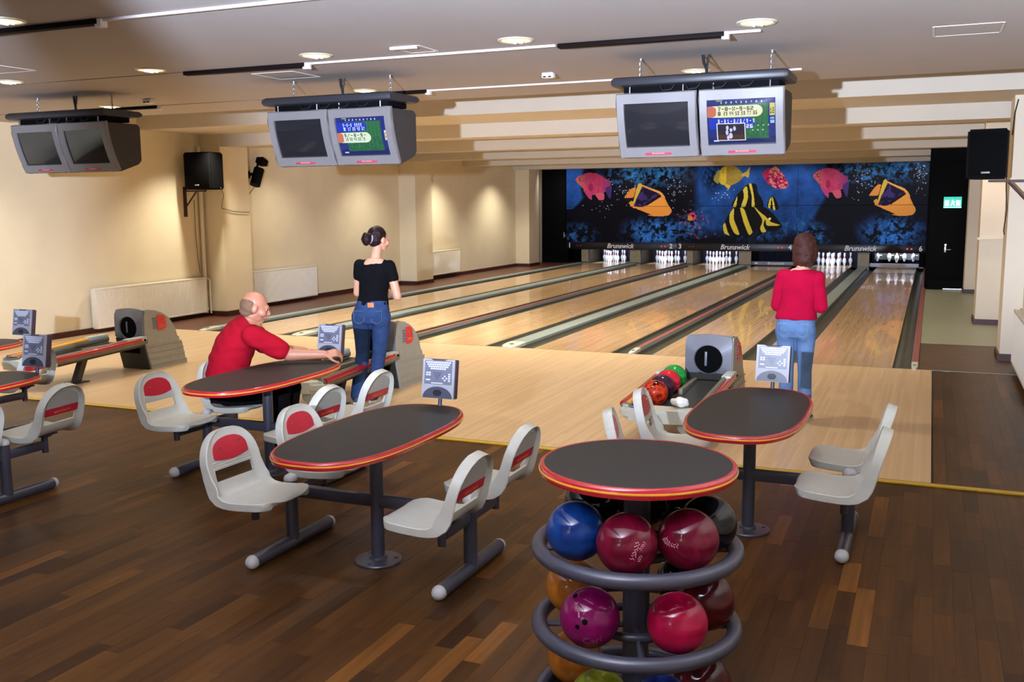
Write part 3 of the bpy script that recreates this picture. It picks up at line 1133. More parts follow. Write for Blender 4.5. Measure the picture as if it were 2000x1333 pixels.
    fin = inpoly(X, Y, rnd([(1432, 404), (1440, 384), (1452, 370), (1464, 361), (1478, 362), (1482, 378), (1490, 390), (1493, 404), (1470, 410)]))
    body = inpoly(X, Y, rnd([(1414, 448), (1420, 430), (1432, 410), (1446, 402), (1470, 404), (1492, 404), (1512, 418), (1528, 438), (1530, 444), (1516, 452), (1498, 452), (1484, 462), (1466, 460), (1448, 462), (1430, 458)]))
    put(img, fin | body, blk)
    for poly in ([(1453, 372), (1460, 366), (1463, 386), (1458, 404), (1450, 404), (1455, 386)], [(1464, 362), (1469, 362), (1474, 384), (1476, 404), (1470, 404), (1470, 384)],
                 [(1440, 388), (1442, 386), (1440, 404), (1434, 404)],
                 [(1428, 418), (1436, 408), (1436, 428), (1448, 458), (1438, 456), (1428, 436)], [(1448, 408), (1456, 410), (1466, 436), (1474, 456), (1466, 458), (1456, 436)],
                 [(1475, 405), (1490, 418), (1498, 424), (1494, 440), (1500, 452), (1492, 454), (1488, 446), (1492, 430)], [(1415, 442), (1419, 436), (1424, 452), (1428, 460), (1418, 456)],
                 [(1498, 424), (1508, 434), (1526, 440), (1512, 442), (1500, 440)]):
        put(img, inpoly(X, Y, rnd(poly)), yel)
    put(img, inpoly(X, Y, rnd([(1466, 462), (1484, 448), (1480, 476), (1470, 474)])), (22, 24, 40))
    put(img, ell(X, Y, 1506, 428, 2.6, 2.6), (230, 220, 160))
    put(img, inpoly(X, Y, rnd([(1500, 404), (1504, 390), (1509, 384), (1517, 392), (1523, 408), (1516, 411)])), blk)
    for poly in ([(1502, 404), (1506, 388), (1508, 390), (1506, 408)], [(1509, 386), (1512, 392), (1516, 410), (1512, 410)]):
        put(img, inpoly(X, Y, rnd(poly)), yel)
    return np.clip(img * 1.12, 0, 255)


UN = ['first and second', 'third and fourth', 'fifth and sixth']
NUM = [('1', -10.27), ('2', -6.98), ('3', -6.70), ('4', -3.44), ('5', -3.14), ('6', .09)]
LOGO = [-8.6, -5.05, -1.51]
LED = [(-9.95, -7.22), (-6.35, -3.72), (-2.85, -.20)]
for j in range(3):
    x0, x1 = PX[j], PX[j + 1]
    lab = ['pink fish over first and second lanes', 'big striped black and yellow fish', 'pink and orange fish beside the black door'][j]
    t = thing('masking_unit', 'fish mural above the pins with ' + lab, 'mural', (0, 17.75, 0), group='mural panels over the pin decks')
    for nm, z0, z1, H in (('upper_panel', 1.786, 3.05, 84), ('lower_panel', .668, 1.776, 74)):
        W = 240
        img = paint_reef(x0, x1, z0, z1, W, H)
        gx = np.linspace(x0 + .004, x1 - .004, W + 1)
        gz = np.linspace(z1, z0, H + 1)
        P = np.zeros((H + 1, W + 1, 3))
        P[..., 0] = gx[None, :]
        P[..., 2] = gz[:, None]
        p = painted(nm, P, img, m_mural, t)
        MB().bb((x0 + .004, .003, z0), (x1 - .004, .04, z1)).build('panel_backing', m_pitdark, p, smooth=False)
    MB().bb((x0, -.02, .44), (x1, .05, .665), bev=.004).build('number_strip', m_mask, t)
    place('lettering', text_mesh('Brunswick', .205, m_white, .001, .28, 1.0, .004), t, (LOGO[j], -.022, .553), (PI / 2, 0, 0))
    for n, x in NUM[2 * j:2 * j + 2]:
        place('lane_number', text_mesh(n, .20, m_white, .001, 0, 1.0, .006), t, (x, -.022, .56), (PI / 2, 0, 0))
    for q, x in enumerate(LED[j]):
        e = MB()
        for s in (-1, 1):
            e.cyl((x + s * .055, -.02, .555), (x + s * .055, -.028, .555), .022, n=10)
        e.build('ball_light', m_led if q else mat('red_led_dim_%d' % j, (90, 14, 26), .3, var=0, emit=(150, 10, 30), estr=.3), t)

# ------------------------------------------------------------------ ceiling fittings
def downlight(x, y, label):
    t = thing('downlight', label, 'downlight', (x, y, ZC), group='round downlights in the ceiling')
    MB().lathe((0, 0, 0), [(.105, .0), (.105, -.006), (.118, -.010), (.128, -.006), (.130, .0)], 32).build('trim_ring', m_ring, t)
    MB().lathe((0, 0, 0), [(.0, -.002), (.104, -.002), (.104, -.006), (.085, -.009), (.0, -.011)], 32).build('reflector', m_bulb, t)
    m = MB()
    for s in (-1, 1):
        m.cyl((s * .025, -.05, -.012), (s * .025, .05, -.012), .010, n=10)
    m.build('lamp_tube', mat('lamp_tube_glow', (255, 244, 214), .3, var=0, emit=(255, 246, 222), estr=1.6), t)
    return t


DLAB = ['downlight close to the short right end of the middle track', 'downlight just left of the long dark slot, beside the small open hatch', 'downlight at the start of the white rail left of the small open hatch',
        'downlight above the dark slot, over the standing woman in black', 'downlight at the left frame edge beside the middle track', 'downlight half hidden behind the right monitor canopy', 'downlight half hidden behind the middle monitor canopy',
        'downlight just past the leftmost monitor canopy', 'downlight in the upper left corner by the nearest track']
d0 = None
for (x, y), lab in zip(DOWN, DLAB):
    lab = 'round ' + lab
    if d0 is None:
        d0 = downlight(x, y, lab)
    else:
        dup(d0, (x, y, ZC), None, lab)


def track(y, whites, blacks, seams, label):
    t = thing('ceiling_track', label, 'ceiling track', (0, y, ZC), group='white tracks with dark slots')
    for a, b in whites:
        MB().bb((a, -.015, -.016), (b, .015, 0), bev=.002).build('white_rail', m_track, t)
    for a, b in seams:
        MB().bb((a, -.008, -.004), (b, .008, 0)).build('closed_rail', m_seam, t)
    for a, b in blacks:
        s = MB().bb((a, -.035, -.032), (b, .035, 0), bev=.004).build('dark_slot', m_slot, t)
        MB().bb((b - .02, -.03, -.05), (b + .03, .03, 0), bev=.005).build('end_cap', m_track, s)
    return t


track(-7.2, [(-4.40, -1.2)], [(-5.66, -4.43), (-1.15, -.02)], [(-8.9, -5.7), (0.0, 1.3)], 'white ceiling track with dark slots nearest the viewer')
track(-5.06, [(-4.38, -2.24), (-.99, -.775)], [(-5.64, -4.40), (-2.216, -1.014), (-9.22, -8.0)], [(-7.96, -5.66), (-11.2, -9.25)], 'white ceiling track with dark slots in front of the hanging monitors')
track(-2.93, [(-4.38, -.76)], [(-5.64, -4.41), (-9.08, -7.89)], [(-7.86, -5.66), (-11.2, -9.1)], 'white ceiling track with dark slots behind the hanging monitors')


def hatch(x, y, sx, sy, label):
    t = thing('ceiling_hatch', label, 'hatch', (x, y, ZC), group='access hatches in the ceiling')
    m = MB()
    for a in (-1, 1):
        m.bb((-sx / 2, a * sy / 2 - .008, -.004), (sx / 2, a * sy / 2 + .008, 0))
        m.bb((a * sx / 2 - .008, -sy / 2, -.004), (a * sx / 2 + .008, sy / 2, 0))
    m.build('hatch_frame', m_hatch, t)
    MB().bb((-sx / 2 + .01, -sy / 2 + .01, -.002), (sx / 2 - .01, sy / 2 - .01, 0)).build('hatch_lid', m_ceil, t)


hatch(-3.26, -5.32, .22, .30, 'small open-edged ceiling hatch between two downlights by the track')
hatch(.5, -4.45, .42, .42, 'square ceiling hatch outline near the right wall')
hatch(-5.0, -4.5, .42, .42, 'square ceiling hatch above the middle pair of monitors')
hatch(-6.9, -5.9, .42, .42, 'square ceiling hatch in the shaded ceiling by the radiator wall')
MB_h = MB().bb((-3.38, -5.49, ZC - .022), (-3.17, -5.44, ZC - .001), bev=.004).build('ceiling_plate', m_track)
tag(MB_h, 'bright white plate hanging from the edge of the small open ceiling hatch', 'plate')


def detector(x, y, label):
    t = thing('smoke_detector', label, 'smoke detector', (x, y, ZC), group='ceiling detectors')
    MB().bb((-.055, -.04, -.05), (.055, .04, 0), bev=.012).build('housing', m_det, t)
    m = MB()
    for s in (-1, 1):
        m.bb((s * .024 - .014, -.044, -.044), (s * .024 + .014, -.038, -.034))
    m.build('sensor_eye', m_black, t)


detector(-2.84, -3.63, 'small white ceiling detector near the middle, clear of the monitors')
detector(-7.47, -3.54, 'small ceiling detector beside the leftmost hanging monitors')

# ------------------------------------------------------------------ loudspeakers, projector lamp, radiators, exit sign
def speaker(loc, rz, size, wall_dx, label, flip):
    t = thing('loudspeaker', label, 'loudspeaker', loc, rz, 'loudspeakers on wall brackets')
    w, d, h = size
    m = MB()
    prof = [(-w / 2, -d / 2), (w / 2, -d / 2), (w / 2 - .05, d / 2), (-w / 2 + .05, d / 2)]
    m.prism(prof, 'Z', -h / 2, h / 2)
    bmesh.ops.bevel(m.bm, geom=m.bm.edges[:], offset=.022, segments=3, affect='EDGES')
    m.build('cabinet', m_spk, t)
    MB().bb((-w / 2 + .03, -d / 2 - .008, -h / 2 + .03), (w / 2 - .03, -d / 2 + .01, h / 2 - .03), bev=.006).build('front_grille', mat('grille_black', (4, 4, 5), .8, var=.3, scale=160, spec=.1), t)
    MB().bb((-.045, -d / 2 - .012, -h / 2 + .062), (.045, -d / 2 - .008, -h / 2 + .082), bev=.002).build('name_plate', m_spkl, t)
    b = MB()
    sx = -1 if not flip else 1
    xe = wall_dx
    b.box((xe, .0, -h / 2 - .20), (.03, .06, .50), bev=.004)
    b.box((xe / 2, 0, -h / 2 - .02), (abs(xe), .04, .025))
    b.cyl((xe, 0, -h / 2 - .30), (xe * .45, 0, -h / 2 - .03), .014, n=8)
    b.build('wall_bracket', m_bracket, t)
    return t


speaker((-10.84, 1.3, 2.475), 0.0, (.56, .40, .61), -.445, 'black loudspeaker on a maroon bracket at the first left pilaster', False)
speaker((.905, .45, 2.41), -.22, (.42, .40, .55), .45, 'black loudspeaker on a bracket by the passage to the black door', True)
c = MB().tube([(-10.57, 1.35, 2.2), (-10.60, 1.45, 2.08), (-10.84, 1.68, 1.86), (-10.84, 2.0, 1.80), (-10.84, 2.42, 1.78), (-11.26, 2.75, 1.93), (-11.2, 2.95, 2.15), (-11.12, 3.0, 2.27)], .006, 6).build('speaker_cable', m_cablew)
tag(c, 'thin cable sagging from the left loudspeaker to the black wall projector', 'cable')

t = thing('effect_projector', 'black cylindrical effect light tilted on the left wall beside the pilaster', 'light', (XL, 3.0, 2.45))
R1 = Matrix.Rotation(math.radians(-26), 3, 'X')
m = MB()
m.bb((0, -.10, -.05), (.06, .02, .08), bev=.008)
m.cyl((.05, -.04, .02), (.14, .02, .02), .03, n=12)
m.build('wall_mount', m_spk, t)
m = MB()
m.cyl(Vector((.2, .04, 0)) + R1 @ Vector((0, 0, -.20)), Vector((.2, .04, 0)) + R1 @ Vector((0, 0, .13)), .095, n=20)
m.build('lamp_body', m_spk, t)
m = MB()
m.box(Vector((.2, .04, 0)) + R1 @ Vector((0, .02, .29)), (.16, .18, .12), bev=.02, rot=R1)
m.cyl(Vector((.2, .04, 0)) + R1 @ Vector((-.06, 0, .10)), Vector((.2, .04, 0)) + R1 @ Vector((-.06, 0, .26)), .02, n=10)
m.build('mirror_head', m_spk, t)


def radiator(name_label, y0, y1, z0, z1, x, sgn, ribs=True):
    t = thing('radiator', name_label, 'radiator', (x + .022 * sgn, (y0 + y1) / 2, 0), group='white panel radiators')
    L = (y1 - y0) / 2
    f = .11 * sgn
    m = MB()
    n = int((y1 - y0) / .0333)
    # corrugated front panel
    front = []
    for i in range(n * 4 + 1):
        yy = -L + (2 * L) * i / (n * 4)
        ph = i % 4
        front.append((yy, .11 + (.006 if ph in (1, 2) else 0.0)))
    poly = [(sgn * a if False else a, b) for a, b in front]
    pts = [Vector((sgn * b, a, z0 + .03)) for a, b in front] + [Vector((sgn * .085, L, z0 + .03)), Vector((sgn * .085, -L, z0 + .03))]
    pt2 = [Vector((q.x, q.y, z1 - .02)) for q in pts]
    m.rings([pts, pt2])
    m.build('front_panel', m_rad, t, smooth=False)
    MB().bb((0.03 * sgn, -L + .02, z0 + .03), (.055 * sgn, L - .02, z1 - .03)).build('rear_panel', m_rad, t, smooth=False)
    c = MB()
    c.bb((.02 * sgn, -L, z1 - .03), (.116 * sgn, L, z1), bev=.006)
    c.build('top_grille', m_rad, t)
    e = MB()
    for s in (-1, 1):
        e.bb((.02 * sgn, s * L - .012, z0 + .02), (.114 * sgn, s * L + .012, z1 - .01), bev=.004)
    e.build('side_cover', m_rad, t)
    b = MB()
    b.bb((.02 * sgn, -L, z0), (.116 * sgn, L, z0 + .035), bev=.006)
    b.build('bottom_edge', m_rad, t)
    k = MB()
    for s in (-.6, .6):
        k.bb((0, s * L - .02, z0 + .1), (.03 * sgn, s * L + .02, z1 - .1))
    k.build('wall_hook', m_rad, t)
    return t


radiator('white ribbed radiator on the left wall before the first pilaster', -.88, 1.57, .07, .68, XL, 1)
radiator('white radiator on the left wall between the first and second pilasters', 2.60, 4.93, .07, .69, XL, 1)
radiator('short white radiator on the left wall beyond the second pilaster', 9.46, 11.6, .11, .72, XL, 1)
radiator('white radiator on the right wall at the frame edge', -1.9, .28, .09, .69, XR, -1)
v = MB()
v.cyl((XR - .09, .30, .66), (XR - .09, .40, .66), .022, n=14)
v.cyl((XR - .09, .40, .66), (XR - .09, .46, .66), .030, n=14)
v = v.build('radiator_valve', m_det)
tag(v, 'round white valve knob on the end of the right wall radiator', 'valve')

p = thing('wall_pipes', 'cream heating pipes running up the corner by the first left pilaster', 'pipe', (XL + .06, 1.64, 0))
MB().tube([(.0, 0, .05), (0, 0, 2.9)], .035, 12).build('riser_pipe', m_pipe, p)
MB().tube([(.10, 0, 0.05), (.10, 0, .62), (.10, -.06, .66)], .014, 8).build('feed_pipe', m_pipe, p)
MB().tube([(.0, -.02, .13), (.08, -.04, .13)], .014, 8).build('return_pipe', m_pipe, p)
c = MB().tube([(XL + .03, 1.50, 2.0), (XL + .03, 1.50, 1.4), (XL + .035, 1.52, 1.0), (XL + .03, 1.56, .75)], .006, 6).build('wall_cable', m_cablew)
tag(c, 'thin cable hanging down the left wall above the ribbed radiator', 'cable')
c = MB().tube([(1.14, .80, 2.64), (1.16, .93, 2.9), (1.19, .95, 3.05)], .007, 6).build('speaker_cable', m_cable)
tag(c, 'black cable rising from the right loudspeaker to the ceiling', 'cable')
c = MB().tube([(1.10, .72, 2.16), (1.12, .94, 2.02), (1.14, .955, 1.80), (1.12, .955, 1.55), (1.13, .955, 1.50)], .007, 6).build('speaker_cable', m_cable)
tag(c, 'black cable end dangling below the right loudspeaker', 'cable')
c = MB().tube([(1.35, .2, 1.15), (1.345, .1, 1.0), (1.35, .15, .8), (1.34, .22, .70)], .007, 6).build('wall_cable', m_cable)
tag(c, 'short dark cable hanging above the right wall radiator', 'cable')
s = thing('wall_rail', 'small white rail across the passage pilaster at chest height', 'rail', (1.18, 4.66, 1.32))
MB().bb((-.18, -.05, -.012), (.18, .02, .012), bev=.004).build('rail_shelf', m_pipe, s)
MB().cyl((-.17, -.045, 0), (-.17, .03, 0), .022, n=12).build('rail_knob', m_pipe, s)

t = thing('exit_sign', 'lit green and white exit sign on the black passage door', 'sign', (.725, 10.955, 1.855))
MB().bb((-.175, 0, -.118), (.175, .04, .118), bev=.006).build('sign_case', m_exit, t)
MB().bb((-.165, -.004, -.085), (.165, 0, .06)).build('sign_face', m_exit, t)
m = MB()
# running figure between two door shapes
m.bb((-.15, -.007, -.07), (-.07, -.004, .045))
m.bb((.07, -.007, -.07), (.15, -.007 + .003, .045))
m.cyl((0.0, -.007, .035), (0, -.004, .035), .018, n=12)
m.prism([(-.02, -.02), (.02, -.02), (.025, .02), (-.015, .02)], 'Y', -.007, -.004)
m.prism([(-.02, -.02), (0, -.02), (-.03, -.07), (-.05, -.065)], 'Y', -.007, -.004)
m.prism([(0, -.02), (.02, -.02), (.05, -.06), (.03, -.07)], 'Y', -.007, -.004)
m.prism([(.02, .015), (.045, -.005), (.05, .005), (.02, .025)], 'Y', -.007, -.004)
m.build('sign_symbol', m_exitw, t)
MB().bb((-.17, -.006, -.11), (.17, -.002, -.095)).build('sign_lower_line', m_exitw, t)

# ------------------------------------------------------------------ hanging monitors
MW, MH, MY = .64, .50, -4.36


def mon_pt(u, v, off):
    """u across -1..1, v down 0..1 on the curved front"""
    y = MY + .155 * v ** 1.7
    z = 2.755 - MH * v
    dy, dz = .155 * 1.7 * max(v, .02) ** .7, -MH
    n = Vector((0, dz, -dy)).normalized()       # points towards the viewers
    if n.y > 0:
        n = -n
    return Vector((u * MW / 2, y - MY, z - 2.5)) + n * off


def sm_rect(nu, nv, u0, u1, v0, v1):
    return [[(u0 + (u1 - u0) * i / nu, v0 + (v1 - v0) * j / nv) for i in range(nu + 1)] for j in range(nv + 1)]


SU, SV0, SV1 = .80, .165, .835
DIG = {'0': '757', '1': '262', '2': '71747', }
FONT = {'0': ('111', '101', '101', '101', '111'), '1': ('010', '110', '010', '010', '111'), '2': ('111', '001', '111', '100', '111'), '3': ('111', '001', '111', '001', '111'),
        '4': ('101', '101', '111', '001', '001'), '5': ('111', '100', '111', '001', '111'), '6': ('111', '100', '111', '101', '111'), '7': ('111', '001', '010', '010', '010'),
        '8': ('111', '101', '111', '101', '111'), '9': ('111', '101', '111', '001', '111'), '-': ('000', '000', '111', '000', '000'), '/': ('001', '001', '010', '100', '100'), ' ': ('000',) * 5,
        'X': ('101', '101', '010', '101', '101')}


def write(img, s, x, y, c, sx=2, sy=2, adv=None):
    for ch in s:
        for j, row in enumerate(FONT[ch]):
            for i, q in enumerate(row):
                if q == '1':
                    img[y + j * sy:y + (j + 1) * sy, x + i * sx:x + (i + 1) * sx] = c
        x += adv if adv else 3 * sx + sx


def pill(img, x0, x1, y0, y1, c):
    H, W = img.shape[:2]
    X, Y = np.meshgrid(np.arange(W) + .5, np.arange(H) + .5)
    r = (y1 - y0) / 2
    put(img, ((X > x0) & (X < x1 - r) & (Y > y0) & (Y < y1)) | ell(X, Y, x1 - r, (y0 + y1) / 2, r, r), c)


def score(kind):
    W, H = 150, 118
    img = np.zeros((H, W, 3))
    X, Y = np.meshgrid(np.arange(W) + .5, np.arange(H) + .5)
    img[:] = (24, 40, 120)
    img[Y > 100] = (16, 30, 90)
    g = (X > 28) & (X < 134) & (Y > 14) & (Y < 104)
    put(img, g, (36, 104, 60))
    put(img, g & ((X.astype(int) - 28) % 11 == 0), (64, 140, 84), .7)
    put(img, g & (Y > 62) & (vnoise(X, Y, .2, 5, 2) > .5), (24, 76, 60), .5)
    for i in range(9):
        write(img, str(i + 1), 30 + i * 11, 6, (220, 226, 240), 1, 1)
    img[2:5, 20:34] = (150, 170, 90)
    if kind == 'A':
        pill(img, 4, 122, 17, 47, (226, 226, 190))
        pill(img, 4, 22, 17, 47, (196, 112, 92))
        img[17:47, 20:24] = (226, 226, 190)
        write(img, '7-8-X-9-62', 24, 20, (60, 60, 60), 2, 2, 8)
        for i, s in enumerate(('8', '29', '44', '50', '59', '77', '86')):
            write(img, s, 24 + i * 13, 32, (30, 34, 30), 1 if len(s) > 1 else 2, 2, 5)
        pill(img, 4, 104, 49, 77, (22, 50, 190))
        write(img, '8-81-8/6/9-9', 24, 52, (226, 232, 250), 1, 2, 7)
        write(img, '26', 86, 66, (220, 226, 250), 2, 2)
        img[62:108, 20:84] = (226, 226, 236)
        img[64:106, 22:82] = (40, 30, 46)
        img[92:106, 22:82] = (70, 42, 30)
        for bx, by, rx, ry in ((44, 74, 3, 6), (60, 76, 3, 6), (43, 86, 3, 7), (52, 80, 3, 5), (51, 95, 4, 8), (45, 100, 3, 6)):
            put(img, ell(X, Y, bx, by, rx, ry), (196, 200, 236))
        for i in range(3):
            for j in range(2):
                put(img, ell(X, Y, 112 + i * 11 - j * 12, 70 + j * 12, 1.6, 1.6), (140, 200, 150))
        img[14:46, 137:148] = (206, 200, 110)
        write(img, '12', 138, 26, (40, 44, 40), 1, 3, 5)
        img[50:56, 138:147] = (120, 160, 220)
        img[58:66, 138:147] = (150, 190, 240)
    else:
        pill(img, 4, 94, 16, 44, (22, 52, 190))
        write(img, '9-8-6 9899', 22, 19, (226, 232, 250), 1, 2, 6)
        for i, s in enumerate(('9', '17', '23', '42', '67')):
            write(img, s, 23 + i * 14, 31, (226, 232, 250), 2 if len(s) == 1 else 1, 2, 5)
        pill(img, 4, 102, 47, 78, (214, 230, 210))
        pill(img, 4, 22, 47, 78, (200, 110, 84))
        img[47:78, 18:24] = (214, 230, 210)
        write(img, '9/-8-9-', 22, 50, (60, 66, 60), 2, 2, 10)
        for i, s in enumerate(('18', '36', '45', '63', '72')):
            write(img, s, 24 + i * 13, 62, (30, 60, 60), 1, 2, 5)
        img[44:74, 142:149] = (224, 214, 196)
        write(img, '1', 143, 50, (90, 50, 40), 1, 3, 5)
        write(img, '7', 144, 62, (200, 120, 60), 1, 2, 5)
    img[106:110, 12:24] = (190, 200, 240)
    return np.clip(img, 0, 255)


def monitor(cx, label, lit):
    t = thing('overhead_monitor', label, 'monitor', (cx, MY, 2.5), group='scoring monitors hung over the approach')
    # bezel: curved front frame with an opening
    vs = [0, .02, SV0] + [SV0 + (SV1 - SV0) * q for q in (.2, .4, .6, .8)] + [SV1, .98, 1.0]
    us = [-1, -.97, -SU, -SU * .5, 0, SU * .5, SU, .97, 1]
    m = MB()
    bm = m.bm
    gridv = {}
    for lay, off in ((0, 0.0), (1, -.05)):
        for j, v in enumerate(vs):
            for i, u in enumerate(us):
                o = off
                if lay == 0 and (j in (0, len(vs) - 1) or i in (0, len(us) - 1)):
                    o = -.022
                if lay == 0 and v in (SV0, SV1) or (lay == 0 and abs(u) == SU):
                    o = -.004
                gridv[lay, j, i] = bm.verts.new(mon_pt(u, v, o))
    J, I = len(vs) - 1, len(us) - 1
    for lay in (0, 1):
        for j in range(J):
            for i in range(I):
                if vs[j] >= SV0 - 1e-6 and vs[j + 1] <= SV1 + 1e-6 and us[i] >= -SU - 1e-6 and us[i + 1] <= SU + 1e-6:
                    continue
                q = [gridv[lay, j, i], gridv[lay, j + 1, i], gridv[lay, j + 1, i + 1], gridv[lay, j, i + 1]]
                bm.faces.new(q if lay == 0 else q[::-1])
    def wall(a, b):
        bm.faces.new((gridv[0, a[0], a[1]], gridv[0, b[0], b[1]], gridv[1, b[0], b[1]], gridv[1, a[0], a[1]]))
    for i in range(I):
        wall((0, i), (0, i + 1))
        wall((J, i + 1), (J, i))
    for j in range(J):
        wall((j + 1, 0), (j, 0))
        wall((j, I), (j + 1, I))
    js = [j for j, v in enumerate(vs) if SV0 - 1e-6 <= v <= SV1 + 1e-6]
    is_ = [i for i, u in enumerate(us) if -SU - 1e-6 <= u <= SU + 1e-6]
    for a, b in zip(is_[:-1], is_[1:]):
        wall((js[0], b), (js[0], a))
        wall((js[-1], a), (js[-1], b))
    for a, b in zip(js[:-1], js[1:]):
        wall((a, is_[0]), (b, is_[0]))
        wall((b, is_[-1]), (a, is_[-1]))
    m.build('bezel', m_mon, t)
    # screen
    H, W = (118, 150) if lit else (10, 10)
    P = np.zeros((H + 1, W + 1, 3))
    for j in range(H + 1):
        for i in range(W + 1):
            u, v = -SU + 2 * SU * i / W, SV0 + (SV1 - SV0) * j / H
            bulge = .012 * (1 - (u / SU) ** 2) * (1 - ((v - .5) / .335) ** 2)
            P[j, i] = mon_pt(u, v, -.022 + bulge)
    if lit:
        painted('screen', P, score(lit), m_screen, t)
    else:
        s = painted('screen', P, np.full((H, W, 3), 30.0), m_scroff, t)
        s.data.polygons.foreach_set('use_smooth', [True] * len(s.data.polygons))
    # shell behind
    m = MB()
    w = MW / 2
    for x in (0,):
        side = [(.045, .245), (.46, .25), (.50, .225), (.50, -.12), (.46, -.16), (.20, -.240), (.165, -.14), (.11, 0), (.065, .14)]
        m.prism(side, 'X', -w + .006, w - .006)
    bmesh.ops.bevel(m.bm, geom=m.bm.edges[:], offset=.008, segments=2, affect='EDGES')
    m.build('shell', m_mond, t)
    q = mon_pt(0, .925, .001)
    b = thing_badge = MB().box((0, 0, 0), (.21, .004, .026), bev=.001).build('badge', m_badge, t)
    b.location = q
    b.rotation_euler = (math.radians(-24), 0, 0)
    place('lettering', text_mesh('Brunswick', .024, m_badget, .0005), b, (0, -.003, 0), (PI / 2, 0, 0))
    for s in (-.66, .66):
        MB().cyl((s * w, .035, .24), (s * w, .035, .315), .006, n=8).build('hanger_bolt', m_chain, t)
    return t


def canopy(cx, label):
    t = thing('monitor_canopy', label, 'canopy', (cx, MY, 2.84), group='canopies above the monitor pairs')
    m = MB()
    W = .675
    prof = [(-.036, 0), (-.027, .026), (0, .038), (.48, .038), (.51, .02), (.51, -.01), (.46, -.03), (.10, -.036), (0, -.036), (-.027, -.026)]
    rs = []
    for x, k in ((-W, .72), (-W + .010, .92), (-W + .03, 1), (W - .03, 1), (W - .010, .92), (W, .72)):
        rs.append([Vector((x, .25 + (y - .25) * (1 if k == 1 else .97), z * k)) for y, z in prof])
    m.rings(rs)
    m.build('canopy_slab', m_can, t)
    for s in (-.515, .515):
        m = MB()
        n = 9
        for i in range(n):
            z = .04 + i * (ZC - 2.84 - .045) / (n - 1)
            a = (i % 2) * PI / 2
            pts = [(s + math.cos(a) * .009 * math.cos(q) , .26 + math.sin(a) * .009 * math.cos(q), z + .017 * math.sin(q)) for q in [2 * PI * k / 10 for k in range(10)]]
            m.tube(pts, .003, 5, closed=True)
        m.cyl((s, .26, ZC - 2.84 - .02), (s, .26, ZC - 2.84), .014, n=10)
        m.build('chain', m_chain, t)
    m = MB()
    m.tube([(-.02, .28, ZC - 2.84), (-.01, .275, .15), (.015, .26, .10), (.02, .26, .03)], .012, 8)
    m.tube([(.03, .27, ZC - 2.84), (.02, .27, .14), (.012, .26, .09), (.022, .25, .03)], .009, 8)
    m.build('power_cable', m_cable, t)
    for k in range(4):
        x = -.3 + k * .2
        MB().tube([(x, .04, -.03), (x + .03, .02, -.075), (x + .09, .03, -.07), (x + .12, .05, -.03)], .006, 6).build('signal_cable', m_cable, t)
    MB().bb((-.60, .07, -.078), (.60, .40, -.03), bev=.006).build('mount_plate', m_pitdark, t)
    return t


MC = [(-7.95, 'leftmost'), (-4.69, 'middle'), (-1.355, 'right-hand')]
for j, (cx, nm) in enumerate(MC):
    canopy(cx, 'slate grey canopy on chains over the %s monitor pair' % nm)
    for s in (-1, 1):
        lit = ('A' if j == 2 else 'B') if (s > 0 and j > 0) else None
        what = 'lit' if lit else 'dark'
        monitor(cx + s * .328, 'hanging monitor with %s screen, %s half of the %s pair' % (what, 'right' if s > 0 else 'left', nm), lit)

# ------------------------------------------------------------------ seats
def prof_pt(s):
    """seat profile by arc length: (x, z) and normal, x towards the table"""
    K = PROF
    for i in range(len(K) - 1):
        if s <= K[i + 1][0] or i == len(K) - 2:
            f = (s - K[i][0]) / (K[i + 1][0] - K[i][0])
            return K[i][1] + (K[i + 1][1] - K[i][1]) * f, K[i][2] + (K[i + 1][2] - K[i][2]) * f


def make_prof():
    ctrl = [(.252, .404), (.236, .420), (.18, .421), (.09, .412), (0, .408), (-.05, .412), (-.088, .428), (-.110, .462), (-.124, .510), (-.144, .59), (-.166, .67), (-.188, .742)]
    # smooth with Catmull-Rom
    pts = []
    P = [ctrl[0]] + ctrl + [ctrl[-1]]
    for i in range(1, len(P) - 2):
        for k in range(8):
            t = k / 8
            q = []
            for d in (0, 1):
                a, b, c2, e = P[i - 1][d], P[i][d], P[i + 1][d], P[i + 2][d]
                q.append(.5 * (2 * b + (c2 - a) * t + (2 * a - 5 * b + 4 * c2 - e) * t * t + (3 * b - a - 3 * c2 + e) * t ** 3))
            pts.append(tuple(q))
    pts.append(ctrl[-1])
    out = []
    L = 0
    for i, p in enumerate(pts):
        if i:
            L += math.dist(p, pts[i - 1])
        out.append((L, p[0], p[1]))
    return out


PROF = make_prof()
SL = PROF[-1][0]
S_BEND = next(l for l, x, z in PROF if z > .432 and x < -.05)


def shell_pt(s, y, off):
    s = max(0, min(SL, s))
    x, z = prof_pt(s)
    x0, z0 = prof_pt(max(0, s - .004))
    x1, z1 = prof_pt(min(SL, s + .004))
    d = Vector((x1 - x0, 0, z1 - z0)).normalized()
    n = Vector((-d.z, 0, d.x)) * -1
    if n.z < 0 and s < S_BEND:
        n = -n
    n = Vector((d.z, 0, -d.x))
    return Vector((x, y, z)) + n * off


def halfw(s):
    W = .212
    fr = min(1.0, s / .10)
    w = W * (1 - (1 - fr) ** 2.3) ** (1 / 2.3) if fr < 1 else W
    top = SL - s
    R = .215
    if top < R:
        k = 1 - top / R
        w = min(w, (W - .006) * max(0, 1 - k ** 2.25) ** (1 / 2.25))
    # slight waist where seat turns into back
    w -= .012 * math.exp(-((s - S_BEND - .05) / .07) ** 2)
    return max(w, .004)


